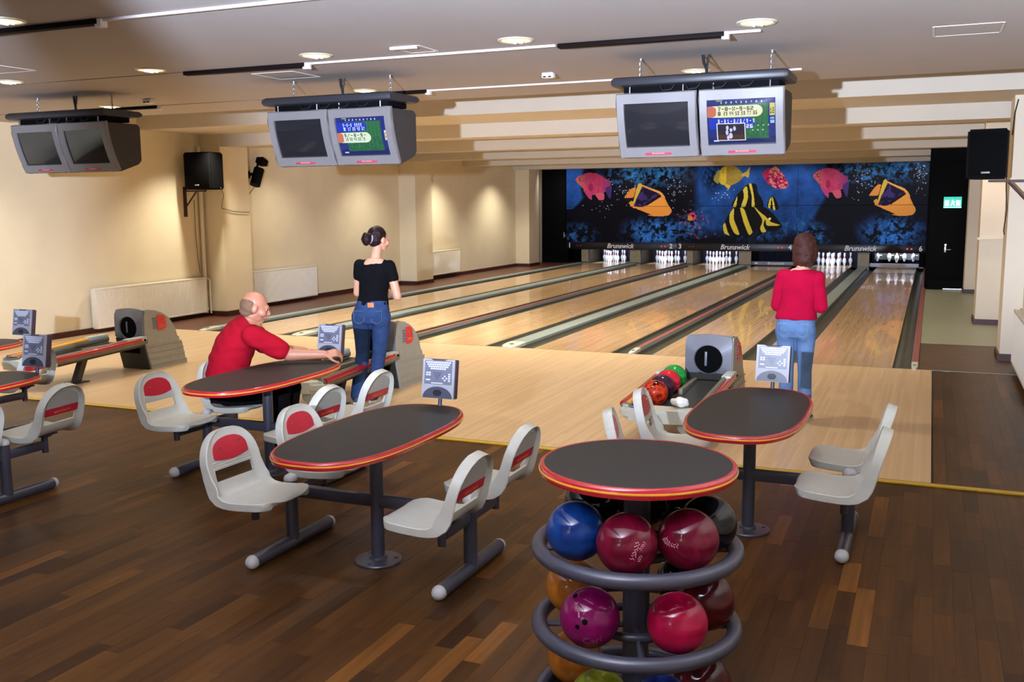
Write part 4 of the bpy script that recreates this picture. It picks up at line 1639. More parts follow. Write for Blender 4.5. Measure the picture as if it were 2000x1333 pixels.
def grid_patch(m, ss, cs, yfun, f_top, f_bot, skip=None):
    bm = m.bm
    T = {}
    for j, s in enumerate(ss):
        for i, c in enumerate(cs):
            T[0, j, i] = bm.verts.new(f_top(s, c))
            T[1, j, i] = bm.verts.new(f_bot(s, c))
    J, I = len(ss) - 1, len(cs) - 1
    used = {(j, i) for j in range(J) for i in range(I) if not (skip and skip(j, i))}
    for j, i in used:
        bm.faces.new((T[0, j, i], T[0, j + 1, i], T[0, j + 1, i + 1], T[0, j, i + 1]))
        bm.faces.new((T[1, j, i + 1], T[1, j + 1, i + 1], T[1, j + 1, i], T[1, j, i]))
        for (dj, di, a, b) in ((-1, 0, (j, i), (j, i + 1)), (1, 0, (j + 1, i + 1), (j + 1, i)), (0, -1, (j + 1, i), (j, i)), (0, 1, (j, i + 1), (j + 1, i + 1))):
            if (j + dj, i + di) not in used:
                bm.faces.new((T[0, a[0], a[1]], T[0, b[0], b[1]], T[1, b[0], b[1]], T[1, a[0], a[1]]))


SLOT0, SLOT1, SLOTC = S_BEND + .055, S_BEND + .115, .70
CS = [-1, -.975, -.92, -.84, -.77, -.70, -.45, -.2, 0, .2, .45, .70, .77, .84, .92, .975, 1]
SS = [0, .004, .012, .025, .045, .07, .10, .15, .20, .25, .29, .32] + [S_BEND - .03, S_BEND, S_BEND + .03, SLOT0, SLOT0 + .03, SLOT1, SLOT1 + .02, SLOT1 + .05, SLOT1 + .08]
q = SS[-1]
for k in (1, 2, 3, 4, 5, 6):
    SS.append(q + (SL - .03 - q) * k / 6)
SS += [SL - .02, SL - .010, SL - .004, SL]


def lip(c, s):
    a = abs(c)
    e = max(0, (a - .70) / .30)
    e = e * e * (3 - 2 * e)
    t = max(0, 1 - (SL - s) / .05)
    e = max(e, t * t)
    b = 1 + 1.8 * math.exp(-((s - S_BEND - .01) / .07) ** 2)
    if s < S_BEND:
        b *= .22 + .78 * max(0, (s - S_BEND + .12) / .12) ** 2
    return .015 * e * b


def seat_shell():
    m = MB()
    def top(s, c):
        rr = .004 if abs(c) == 1 or s in (0, SL) else 0
        return shell_pt(s, c * halfw(s), lip(c, s) - rr)
    def bot(s, c):
        a = abs(c)
        e = min(1, max(0, (a - .80) / .17, 1 - (SL - s) / .035, (1 - s / .035) * .6))
        return shell_pt(s, c * halfw(s) * (.985 if a > .9 else 1), -.014 - .026 * e * e * (3 - 2 * e) - (.0 if a < 1 else -.004))
    def skip(j, i):
        return SS[j] >= SLOT0 - 1e-6 and SS[j + 1] <= SLOT1 + 1e-6 and CS[i] >= -SLOTC - 1e-6 and CS[i + 1] <= SLOTC + 1e-6
    grid_patch(m, SS, CS, None, top, bot, skip)
    return m.mesh('seat_shell', m_seat)


def arch_patch(s0, s1, w0, front, th, name, material, topk=2.0, base_drop=0.0):
    m = MB()
    ss = [s0 + (s1 - s0) * k / 12 for k in range(13)]
    ss = [s0] + ss[1:-1] + [s1 - (s1 - s0) * .03, s1]
    cs = [-1, -.9, -.6, -.3, 0, .3, .6, .9, 1]
    def hw(s):
        k = (s - s0) / (s1 - s0)
        return max(.004, w0 * max(0, 1 - max(0, (k - .25) / .75) ** topk) ** (1 / topk))
    a, b = (th, .0) if front else (-.0155, -.0155 - th)
    def f(off):
        return lambda s, c: shell_pt(s + base_drop * (1 - ((s - s0) / (s1 - s0))) * (1 - c * c), c * hw(s), off)
    grid_patch(m, ss, cs, None, f(a), f(b))
    return m.mesh(name, material)


me_shell = seat_shell()
PAD0 = SLOT1 + .055
me_pad = arch_patch(PAD0, SL - .045, .128, True, .006, 'seat_pad', m_pad, 2.2, -.018)
me_bpan = arch_patch(SLOT1 + .055, SL - .042, .142, False, .007, 'back_panel', m_seatb, 2.2)
m = MB()
grid_patch(m, [SLOT1 + .004, SLOT1 + .052], [-1, -.5, 0, .5, 1], None, lambda s, c: shell_pt(s, c * .146, -.0155), lambda s, c: shell_pt(s, c * .146, -.024))
me_str = m.mesh('back_stripe', m_pad)
m = MB()
for k in range(3):
    s = SLOT1 + .008 + k * .014
    grid_patch(m, [s, s + .006], [-1, -.5, 0, .5, 1], None, lambda s, c: shell_pt(s, c * .145, .004), lambda s, c: shell_pt(s, c * .145, -.002))
me_rib = m.mesh('back_rib', m_seat)
p0 = shell_pt(SL - .085, .07, .006)
p1 = shell_pt(PAD0 + .05, -.075, .006)
me_riv = MB().cyl((0, 0, 0), (.004, 0, 0), .006, n=10).mesh('pad_rivet', m_rivet)
m = MB()
m.cyl((0, 0, .262), (0, 0, .385), .0215, n=18)
m.cyl((0, 0, .372), (0, 0, .390), .04, .065, n=18)
m.bb((-.06, -.06, .385), (.08, .06, .395), bev=.003)
me_stem = m.mesh('swivel_stem', m_metal)
me_txt = text_mesh('Brunswick', .036, m_padtxt, .0006, .2)


def make_seat(loc, rz, label, group):
    t = thing('bowling_chair', label, 'chair', loc, rz, group)
    sh = place('seat_shell', me_shell, t)
    place('seat_pad', me_pad, t)
    place('back_panel', me_bpan, t)
    s = place('back_stripe', me_str, t)
    place('lettering', me_txt, s, shell_pt(SLOT1 + .028, 0, -.0246), (PI / 2, 0, -PI / 2))
    place('back_rib', me_rib, sh)
    place('pad_rivet', me_riv, sh, p0)
    place('pad_rivet', me_riv, sh, p1)
    place('swivel_stem', me_stem, t)
    return t


# ------------------------------------------------------------------ table islands
TZ = .722


def superell(a, b, n, k=72):
    r = []
    for i in range(k):
        t = 2 * PI * i / k
        c, s = math.cos(t), math.sin(t)
        r.append((a * math.copysign(abs(c) ** (2 / n), c), b * math.copysign(abs(s) ** (2 / n), s)))
    return r


def band(m, outline, prof):
    """sweep a (offset, z) profile round an outline"""
    rs = []
    n = len(outline)
    for i in range(n + 1):
        x, y = outline[i % n]
        x0, y0 = outline[(i - 1) % n]
        x1, y1 = outline[(i + 1) % n]
        tx, ty = x1 - x0, y1 - y0
        l = math.hypot(tx, ty)
        nx, ny = ty / l, -tx / l
        rs.append([Vector((x + nx * o, y + ny * o, z)) for o, z in prof])
    m.rings(rs, caps=False)
    bmesh.ops.remove_doubles(m.bm, verts=m.bm.verts[:], dist=1e-6)


def top_parts(t, outline, z):
    m = MB()
    m.prism(outline, 'Z', z - .030, z)
    m.build('tabletop', m_top, t)
    m = MB()
    band(m, outline, [(-.006, z + .001), (.004, z + .001), (.010, z - .005), (.012, z - .015), (.012, z - .030), (.008, z - .038), (-.006, z - .038)])
    m.build('edge_band', m_edge, t)
    m = MB()
    band(m, outline, [(.008, z - .0135), (.0135, z - .0145), (.0148, z - .018), (.0140, z - .0215), (.008, z - .0225)])
    m.build('edge_stripe', m_edgey, t)


POST, STEMY = .553, .32


def table_island(loc, label, where, skip=()):
    t = thing('table_island', label, 'table', loc, group='oval tables with fixed seats')
    top_parts(t, superell(.312, .70, 2.8), TZ)
    MB().lathe((0, 0, 0), [(0, 0), (.128, 0), (.130, .004), (.126, .011), (.05, .016), (.046, .03), (.036, .032), (.036, TZ - .05), (.10, TZ - .04), (.10, TZ - .03), (0, TZ - .03)], 28).build('pedestal', m_metal, t)
    for a in range(3):
        MB().cyl((.095 * math.cos(a * 2.1 + .5), .095 * math.sin(a * 2.1 + .5), .008), (.095 * math.cos(a * 2.1 + .5), .095 * math.sin(a * 2.1 + .5), .018), .010, n=8).build('base_bolt', m_metal, t)
    MB().bb((-POST, -.026, .302), (POST, .026, .37), bev=.012).build('crossbar', m_metal, t)
    for s in (-1, 1):
        x = s * POST
        MB().cyl((x, -.36, .038), (x, .36, .038), .036, n=18).build('foot_bar', m_metal, t)
        for e in (-1, 1):
            MB().lathe((x, 0, .038), [(0.0, e * .398), (.018, e * .395), (.031, e * .384), (.038, e * .366), (.038, e * .355), (0, e * .355)], 16, axis='Y').build('end_cap', m_capgrey, t)
        MB().cyl((x, 0, .05), (x, 0, .395), .036, n=18).build('seat_post', m_metal, t)
        MB().lathe((x, 0, 0), [(0, .39), (.038, .39), (.039, .402), (.030, .418), (.014, .426), (0, .428)], 16).build('post_cap', m_capgrey, t)
        for e in (-1, 1):
            m = MB()
            m.bb((x - .02, e * .03, .288), (x + .02, e * (STEMY - .02), .345), bev=.006)
            m.build('seat_arm', m_metal, t)
    return t


TABLES = [(-2.33, -7.57, 'nearest whole oval table', 'the nearest whole table'), (-.57, -6.33, 'right oval table', 'the table near the woman in raspberry'),
          (-3.96, -6.33, 'oval table where the man in the red shirt sits', "the seated man's table"), (-5.66, -7.57, 'half hidden oval table cut off by the left frame edge', 'the near table at the left frame edge'),
          (-7.28, -6.33, 'far oval table at the left frame edge', 'the far table at the left frame edge')]
TL = ['dark oval table with red and yellow edge, nearest whole table', 'dark oval table with red edge behind the round ball rack table',
      'dark oval table with red edge where the man in red sits', 'dark oval table nearer the viewer at the left frame edge', 'dark oval table farther off at the left frame edge']
for i, (x, y, d, w) in enumerate(TABLES):
    table_island((x, y, 0), TL[i], w)
    for sx in (-1, 1):
        for sy in (-1, 1):
            if i in (3, 4) and sx < 0:
                continue
            side = 'left' if sx < 0 else 'right'
            far = 'nearer' if sy < 0 else 'farther'
            rz = 0.0 if sx < 0 else PI
            tw = {(0, -1, -1): -.05, (0, 1, -1): .0, (3, 1, -1): .16, (3, 1, 1): .1, (4, 1, 1): .12, (1, -1, -1): .25, (1, -1, 1): .12}.get((i, sx, sy), 0)
            lab = 'grey seat with red panel, %s %s of %s' % (far, side, w)
            if i == 2 and sx < 0 and sy > 0:
                lab = 'grey plastic seat the man in the red shirt sits on'
            make_seat((x + sx * POST, y + sy * STEMY, 0), rz + tw, lab, 'grey seats fixed around the oval tables')

# ------------------------------------------------------------------ score consoles
def console(loc, rz, label):
    t = thing('score_console', label, 'keypad', loc, rz, 'scoring keypads on the tables')
    R = Matrix.Rotation(math.radians(-9), 3, 'X')
    def P(x, y, z):
        return R @ Vector((x, y, z)) + Vector((0, 0, .05))
    w, h, d = .104, .232, .055
    MB().cyl((0, .03, 0), P(0, .035, .06), .012, n=12).build('stand_post', m_condark, t)
    m = MB()
    m.box(P(0, d / 2 + .004, h / 2), (2 * w, d, h), bev=.008, rot=R)
    m.build('console_shell', m_cons, t)
    # silver face with a notch at the top
    m = MB()
    poly = [(-w, 0), (w, 0), (w, h), (w * .55, h), (w * .35, h - .010), (-w * .35, h - .010), (-w * .55, h), (-w, h)]
    a = [P(x, -.004, z) for x, z in poly]
    b = [P(x, .008, z) for x, z in poly]
    m.rings([a, b])
    f = m.build('console_face', m_conf, t)
    m = MB()
    m.box(P(0, -.005, .152), (.178, .004, .138), rot=R)
    m.build('keypad_plate', m_conk, t)
    m = MB()
    k = MB()
    for r, n in enumerate((11, 10, 9, 7)):
        for i in range(n):
            k.box(P((i - (n - 1) / 2) * .0148, -.008, .212 - r * .0125), (.0118, .003, .0092), rot=R)
    for (x, z) in ((-.072, .150), (-.055, .150), (-.072, .137), (-.055, .137), (-.072, .108), (-.058, .108), (.074, .145), (.074, .132), (.074, .119), (.074, .106)):
        k.box(P(x, -.008, z), (.013, .003, .009), rot=R)
    for (x, z) in ((.045, .132), (.045, .108), (.033, .120), (.057, .120)):
        k.box(P(x, -.008, z), (.010, .003, .009), rot=R)
    k.box(P(-.005, -.008, .090), (.075, .003, .006), rot=R)
    k.build('key', m_key, t)
    g = MB()
    for r in range(4):
        for i in range(4 - r):
            g.cyl(P((i - (3 - r) / 2) * .014 - .005, -.0065, .150 - r * .012), P((i - (3 - r) / 2) * .014 - .005, -.009, .150 - r * .012), .004, n=8)
    g.build('pin_button', m_condark, t)
    m = MB()
    arc = [(w * .93 * math.cos(q), .002 + .068 * math.sin(q)) for q in [PI * i / 16 for i in range(17)]]
    m.rings([[P(x, -.007, z) for x, z in arc], [P(x, -.003, z) for x, z in arc]])
    m.build('arc_panel', m_condark, t)
    m = MB()
    for i in range(6):
        hw = .028 * math.sqrt(max(.1, 1 - ((i - 2.5) / 3.2) ** 2))
        m.box(P(0, -.0075, .018 + i * .006), (2 * hw, .003, .0035), rot=R)
    m.build('speaker_grille', m_black, t)
    return t


CL = ['silver score keypad on the nearest whole oval table', 'silver score keypad on the right oval table', 'silver score keypad by the hands of the seated man',
      'score keypad on the nearer oval table at the left frame edge', 'score keypad on the farther oval table at the left frame edge']
CX = [.035, 0.02, .09, .11, .17]
for i, (x, y, d, w) in enumerate(TABLES):
    console((x + CX[i], y + .655, TZ), [0.0, -.05, .0, .05, .05][i], CL[i])

# ------------------------------------------------------------------ bowling balls
BR = .1083
me_ball = MB().sphere((0, 0, 0), BR, 40, 24)
me_ball = me_ball.mesh('ball', m_black)


def squiggle(m, ax, ay, n, sc, seed):
    """engraved script-like strokes on a sphere, around direction ax"""
    r = random.Random(seed)
    a = Vector(ax).normalized()
    u = (Vector(ay) - a * Vector(ay).dot(a)).normalized()
    v = a.cross(u)
    for i in range(n):
        cx = (i - (n - 1) / 2) * sc * .62
        pts = []
        for k in range(6):
            x = cx + sc * .28 * math.sin(k * 1.7 + r.random() * 1.2)
            y = sc * (.5 - k / 5) + sc * .14 * r.uniform(-1, 1)
            d = (a + u * x + v * y).normalized()
            pts.append(d * (BR + .0002))
        m.tube(pts, .0009, 4)


def ball(loc, material, label, group, rot=(0, 0, 0), holes=None, mark=None, script=None):
    me = me_ball.copy()
    me.materials.clear()
    me.materials.append(material)
    o = place('bowling_ball', me, None, loc)
    tag(o, label, 'bowling ball', group)
    o.rotation_euler = (0, 0, 0)
    if holes:
        m = MB()
        for h, r in holes:
            d = Vector(h).normalized()
            m.cyl(d * (BR - .012), d * (BR + .0006), r, n=16)
        m.build('finger_hole', m_hole, o)
    if mark:
        m = MB()
        for (ax, ay, n, sc, sd) in mark:
            squiggle(m, ax, ay, n, sc, sd)
        m.build('engraved_mark', mat('engraving_pale', (206, 150, 165), .5, var=0), o)
    if script:
        body, ax, up, size, bend = script
        a = Vector(ax).normalized()
        up = Vector(up)
        up = (up - a * up.dot(a)).normalized()
        rt = up.cross(a)
        tm = text_mesh(body, size, mat('engraving_script', (150, 52, 108), .5, var=0), .0002)
        for v in tm.vertices:
            q = (a * BR + rt * v.co.x + up * v.co.y).normalized() * (BR + .0005 + v.co.z * .2)
            v.co = q
        place('engraved_script', tm, o)
    return o


b_blue = ball_mat('ball_blue', (6, 34, 92), (16, 62, 130))
b_crim = ball_mat('ball_crimson', (78, 3, 24), (112, 10, 42))
b_mag = ball_mat('ball_magenta', (98, 3, 62), (122, 8, 78))
b_rose = ball_mat('ball_rose', (140, 4, 46), (168, 10, 60))
b_blk = ball_mat('ball_black', (8, 8, 12), (20, 18, 24))
b_olive = ball_mat('ball_olive', (96, 100, 20), (150, 150, 50))
b_org = ball_mat('ball_amber', (140, 74, 12), (180, 112, 36))
b_navy = ball_mat('ball_navy', (10, 20, 60), (30, 50, 120))
b_maro = ball_mat('ball_maroon', (50, 6, 12), (90, 14, 20))
b_grn = ball_mat('ball_green', (10, 120, 40), (36, 160, 70))
b_red = ball_mat('ball_red', (176, 26, 40), (206, 44, 56))
b_pur = ball_mat('ball_purple', (40, 24, 44), (70, 30, 50))
b_fire = ball_mat('ball_fire', (70, 10, 6), (220, 60, 20), 18)

# ------------------------------------------------------------------ ball rack with table top
RX, RY = -.622, -8.54
RINGZ = [.635, .335, .035]
t = thing('ball_rack', 'round dark table over a three-tier ring rack of bowling balls', 'ball rack', (RX, RY, 0))
top_parts(t, [(.352 * math.cos(2 * PI * i / 72), .352 * math.sin(2 * PI * i / 72)) for i in range(72)], .957)
MB().lathe((0, 0, 0), [(0, 0), (.30, 0), (.30, .008), (.06, .012), (.05, .03), (.05, .90), (.14, .905), (.14, .915), (0, .915)], 28).build('rack_column', m_metal, t)
for z in RINGZ:
    MB().torus((0, 0, z), .366, .029, 64, 14).build('outer_ring', m_metal, t)
    MB().torus((0, 0, z), .148, .018, 40, 10).build('inner_ring', m_metal, t)
    m = MB()
    for k in range(4):
        a = k * PI / 2 + .35
        m.cyl((.04 * math.cos(a), .04 * math.sin(a), z - .012), (.36 * math.cos(a), .36 * math.sin(a), z - .012), .012, n=8)
    m.build('ring_spoke', m_metal, t)
vdir = (CAM - Vector((RX, RY, .6))).normalized()
rt_ = Vector((.92, .39, 0))
upv = Vector((0, 0, 1))


def seen(tier, ang, dx, dy, rpx):
    """direction from a ball's centre to the spot seen dx, dy pixels from it"""
    c = Vector((RX + .258 * math.cos(math.radians(ang)), RY + .258 * math.sin(math.radians(ang)), RINGZ[tier] + .096))
    v = (CAM - c).normalized()
    r = RV - v * RV.dot(v)
    u = UV - v * UV.dot(v) - r * UV.dot(r)
    a, b = dx / rpx, -dy / rpx
    return tuple(r.normalized() * a + u.normalized() * b + v * math.sqrt(max(0, 1 - a * a - b * b)))


HOLES = [(seen(1, 246, -25, 19, 61), .0085), (seen(1, 246, -10, 10, 61), .010), (seen(1, 246, -28, -41, 61), .010)]
TIERS = [
    (0, 228, b_blue, 'deep blue bowling ball on the top ring of the ball rack', None, None, None),
    (0, 278, b_crim, 'dark crimson ball with pale flame mark, front of the top ring', None, [(seen(0, 278, 16, 14, 60), (-.35, .1, -.7), 6, .17, 3), (seen(0, 278, 30, 4, 60), (-.6, .1, -.5), 4, .13, 9), (seen(0, 278, 24, 28, 60), (-.3, 0, -.8), 3, .12, 5)], None),
    (0, 330, b_crim, 'dark crimson ball with upright pale mark on the top ring, passage side', None, [(seen(0, 330, -34, 10, 60), (.9, .3, -.1), 6, .16, 12), (seen(0, 330, -44, 0, 60), (.9, .3, .1), 4, .11, 15)], None),
    (0, 12, b_blk, 'black bowling ball at the rear of the top ring, passage side', None, None, None),
    (0, 60, b_blk, 'black bowling ball behind the column on the top ring', None, None, None),
    (0, 100, b_maro, 'dark bowling ball at the back of the top ring behind the crimson ball', None, None, None),
    (0, 150, b_blk, 'black bowling ball at the back of the top ring behind the blue ball', None, None, None),
    (1, 246, b_mag, 'magenta bowling ball with finger holes on the middle ring', HOLES, [(seen(1, 246, -26, -20, 61), (-.3, -.1, .95), 5, .11, 21), (seen(1, 246, -22, -8, 61), (-.3, -.1, .95), 8, .06, 25)], ('Carl', seen(1, 246, 4, 46, 61), (-.25, .3, .95), .042, 0)),
    (1, 320, b_rose, 'bright rose red bowling ball on the middle ring', None, None, None),
    (1, 14, b_maro, 'dark maroon bowling ball behind the rose ball on the middle ring', None, None, None),
    (1, 60, b_blk, 'black bowling ball at the back of the middle ring', None, None, None),
    (1, 176, b_org, 'amber bowling ball at the back of the middle ring behind the magenta ball', None, None, None),
    (2, 256, b_olive, 'olive green bowling ball at the front of the lowest ring', None, None, None),
    (2, 308, b_navy, 'navy blue bowling ball on the lowest ring', None, None, None),
    (2, 0, b_maro, 'dark red bowling ball on the lowest ring, passage side', None, None, None),
    (2, 172, b_org, 'amber bowling ball at the back of the lowest ring', None, None, None),
]
for (ti, ang, mt, lab, hl, mk, sc) in TIERS:
    a = math.radians(ang)
    ball((RX + .258 * math.cos(a), RY + .258 * math.sin(a), RINGZ[ti] + .096), mt, lab, 'bowling balls on the round ball rack', holes=hl, mark=mk, script=sc)

# ------------------------------------------------------------------ ball returns
def ball_return(cx, label):
    t = thing('ball_return', label, 'ball return', (cx, -3.22, 0), group='ball return machines')
    W = .215
    # hood
    side = [(.03, .705), (.0, .64), (-.01, .38), (.09, .02), (.09, 0), (.68, 0), (.68, .05), (.66, .052), (.615, .27), (.585, .275), (.565, .34), (.545, .345), (.50, .49), (.43, .58), (.33, .645), (.2, .69), (.1, .708)]
    m = MB()
    m.prism(side, 'X', -W, W)
    for v in m.bm.verts:
        if v.co.z < .36:
            v.co.x *= 1.0 + .05 * (.36 - v.co.z) / .36
    bmesh.ops.bevel(m.bm, geom=[e for e in m.bm.edges if abs(e.verts[0].co.x - e.verts[1].co.x) < 1e-4 and min(e.verts[0].co.z, e.verts[1].co.z) > .3], offset=.014, segments=2, affect='EDGES')
    m.build('hood', m_ret, t)
    for z, y0, y1 in ((.275, .04, .60), (.20, .05, .625), (.125, .07, .645), (.05, .09, .665)):
        for s in (-1, 1):
            MB().bb((s * (W * 1.0 + .002), y0, z), (s * (W * 1.045 + .006), y1, z + .012)).build('side_rib', m_ret, t)
    # front panel with the round mouth
    m = MB()
    n = 40
    r = .132
    zc = .50
    out = []
    for i in range(n):
        a = 2 * PI * i / n
        dx, dz = math.cos(a), math.sin(a)
        # arched outline
        x0, z0, x1, z1 = -W + .004, .375, W - .004, .70
        k = 9e9
        if dx > 1e-6:
            k = min(k, x1 / dx)
        if dx < -1e-6:
            k = min(k, x0 / dx)
        if dz > 1e-6:
            k = min(k, (z1 - zc) / dz)
        if dz < -1e-6:
            k = min(k, (z0 - zc) / dz)
        px, pz = dx * k, zc + dz * k
        if pz > .66:
            pz = pz + .024 * (1 - (px / W) ** 2)
        out.append((px, pz))
    def yf(z):
        return -.018 + (.03 if z > .64 else 0) * (z - .64) / .08
    R0 = [Vector((x, yf(z) - .0, z)) for x, z in out]
    R1 = [Vector((r * math.cos(2 * PI * i / n), -.030, zc + r * math.sin(2 * PI * i / n))) for i in range(n)]
    R2 = [Vector((r * .93 * math.cos(2 * PI * i / n), -.013, zc + r * .93 * math.sin(2 * PI * i / n))) for i in range(n)]
    Rb = [Vector((x, .03, z)) for x, z in out]
    m.rings([R2, R1, R0, Rb], caps=False)
    m.build('front_panel', m_retd, t)
    MB().lathe((0, 0, zc), [(0, -.0165), (r * .955, -.0165), (r * .955, -.012), (0, -.012)], 32, axis='Y').build('mouth', m_hole, t)  # black disc stands in for the shaded recess
    m = MB()
    m.bb((-.035, -.022, zc - .06), (-.012, -.014, zc + .07), bev=.003)
    m.build('mouth_flap', m_retd, t)
    m = MB()
    m.prism([(-.03, .375), (.0, .375), (.09, .0), (.07, .0)], 'X', -W + .02, W - .02)
    m.build('lower_panel', mat('return_lower_dark', (46, 44, 42), .5, var=0), t)
    MB().bb((-.125, -.014, .20), (.125, .03, .40)).build('throat_shade', m_hole, t, smooth=False)  # black block painted as the dark inside below the opening
    # emblem on the side facing the passage
    e = MB()
    for k in range(5):
        e.bb((W - .001, .145, .475 + k * .028), (W + .007, .215 - k * .004, .475 + k * .028 + .017))
    e.build('emblem_bar', m_retd, t)
    place('emblem', text_mesh('B', .23, m_red, .004, 0, 1.15, .012), t, (W + .004, .285, .53), (PI / 2, 0, PI / 2))
    s = MB()
    for k in range(2):
        s.bb((W + .008, .25, .49 + k * .012), (W + .010, .34, .495 + k * .012))
    s.build('emblem_line', mat('emblem_orange', (236, 120, 90), .4, var=0), t)
    # rails and bed, falling gently towards the bowlers
    def rail(x, name):
        z0, z1 = .385, .33
        y0, y1 = .01, -1.36
        b = MB()
        b.cyl((x, y0, z0 - .035), (x, y1, z1 - .035), .042, n=18)
        rb = b.build(name, m_rail, t)
        c = MB()
        o = .026 if x > 0 else -.026
        c.cyl((x + o, y0 - .10, z0 - .012), (x + o, y1 + .02, z1 - .012), .028, n=14)
        c.build('red_stripe', m_edge, rb)
        c = MB()
        c.cyl((x - o * .7, y0 - .30, z0 - .006), (x - o * .7, y1 + .02, z1 - .006), .022, n=12)
        c.build('yellow_stripe' if x < 0 else 'inner_strip', m_edgey if x < 0 else m_rail, rb)
        c = MB()
        c.box((x, y0 - .16, z0 - .002), (.085, .30, .05), bev=.01)
        c.build('rail_plate', m_railw, rb)
        c = MB()
        c.cyl((x + o * 1.6, y0 - .05, z0 - .015), (x + o * 2.1, y0 - .05, z0 - .015), .012, n=10)
        c.build('rail_screw', m_black, rb)
    rail(.215, 'side_rail')
    rail(-.375, 'side_rail')
    b = MB()
    b.rings([[Vector((x, y, z)) for x, z in ((-.36, zz - .10), (.20, zz - .10), (.20, zz - .075), (-.36, zz - .075))] for y, zz in ((.02, .385), (-1.36, .33))])
    b.build('ball_bed', mat('bed_dark', (46, 46, 42), .35, var=.05), t)
    b = MB()
    for x in (-.305, -.165):
        b.cyl((x, 0.0, .295), (x, -1.34, .24), .014, n=10)
    b.build('ball_runner', m_rail, t)
    b = MB()
    b.bb((-.13, -.62, .24), (-.09, 0, .33), bev=.01)
    b.build('divider', m_rail, t)
    # end tray with hand-dryer grille
    b = MB()
    pr = []
    for i in range(17):
        a = PI + PI * i / 16
        pr.append((-.08 + .345 * math.cos(a), -1.36 + .16 * math.sin(a)))
    pr = [(-.425, -1.30)] + pr + [(.265, -1.30)]
    b.prism(pr, 'Z', .22, .322)
    bmesh.ops.bevel(b.bm, geom=[e for e in b.bm.edges if abs(e.verts[0].co.z - e.verts[1].co.z) < 1e-5], offset=.028, segments=3, affect='EDGES')
    tr = b.build('end_tray', m_capwhite, t)
    MB().lathe((-.25, -1.42, .332), [(0, .0), (.06, .0), (.07, .010), (.08, .010), (.084, 0), (.0, -.004)], 28).build('dryer_ring', m_retd, tr)
    MB().lathe((-.25, -1.42, .334), [(0, .0), (.058, .0), (.058, .003), (0, .003)], 24).build('dryer_grille', m_hole, tr)
    MB().cyl((.12, -1.46, .19), (.12, -1.30, .19), .05, n=16).build('drip_tube', m_railw, tr)
    # leg
    b = MB()
    b.prism([(-.80, .26), (-.72, .26), (-.84, .012), (-.92, .012)], 'X', .02, .09)
    b.bb((-.04, -.96, 0), (.15, -.78, .012), bev=.003)
    b.build('leg', mat('return_leg_dark', (62, 54, 46), .4, var=0), t)
    return t


ball_return(-8.25, 'beige ball return machine with red emblem near the left wall')
ball_return(-4.905, 'beige ball return machine behind the woman in the black top')
ball_return(-1.456, 'ball return machine holding four coloured balls')
for k, (y, mt, lab) in enumerate(((-3.55, b_grn, 'green bowling ball on the ball return, closest to its mouth'), (-3.768, b_red, 'red bowling ball on the ball return behind the purple one'),
                            (-3.986, b_pur, 'dark purple bowling ball on the ball return'), (-4.204, b_fire, 'fiery red and orange bowling ball at the front of the ball return'))):
    z = .385 - (-3.22 - y) * .055 / 1.37
    ball((-1.456 - .235, y, z - .09 + .014 + .0835), mt, lab, 'bowling balls on the ball return', holes=[((.3, -.5, .8), .012), ((.1, -.6, .78), .012), ((.2, -.3, .93), .013)] if k == 3 else None)
m = MB()
m.sphere((0, 0, 0), .06, 14, 8, (1.2, 1.0, .62))
o = place('crumpled_cloth', remesh(m, .008, 2, .010, 40, 3), None, (-1.40, -4.56, .365))
o.data.materials.append(m_bag)
tag(o, 'crumpled white cloth on the end tray of the ball return', 'cloth')

# ------------------------------------------------------------------ people
def capsule(m, p0, p1, r0, r1, n=14, flat=1.0, fdir=None):
    p0, p1 = Vector(p0), Vector(p1)
    d = (p1 - p0)
    L = d.length
    d.normalize()
    a = d.orthogonal().normalized() if fdir is None else (Vector(fdir) - d * Vector(fdir).dot(d)).normalized()
    b = d.cross(a)
    rs = []
    prof = [(-r0 * math.cos(t), r0 * math.sin(t)) for t in (.15, .5, .9, 1.3)] + [(0, r0), (L * .33, r0 + (r1 - r0) * .30), (L * .66, r0 + (r1 - r0) * .64), (L, r1)] + [(L + r1 * math.sin(t), r1 * math.cos(t)) for t in (.3, .7, 1.1, 1.42)]
    for h, r in prof:
        rs.append([p0 + d * h + (a * math.cos(q) * r * flat + b * math.sin(q) * r) for q in [2 * PI * k / n for k in range(n)]])
    m.rings(rs)


def stack(m, rows, n=24, sq=2.3):
    """loft of super-elliptic cross-sections: (centre, half width, half depth, tilt)"""
    rs = []
    for row in rows:
        c, rx, ry = Vector(row[0]), row[1], row[2]
        ux = Vector(row[3]) if len(row) > 3 else Vector((1, 0, 0))
        uy = Vector(row[4]) if len(row) > 4 else Vector((0, 1, 0))
        rs.append([c + ux * rx * math.copysign(abs(math.cos(q)) ** (2 / sq), math.cos(q)) + uy * ry * math.copysign(abs(math.sin(q)) ** (2 / sq), math.sin(q)) for q in [2 * PI * k / n for k in range(n)]])
    m.rings(rs)


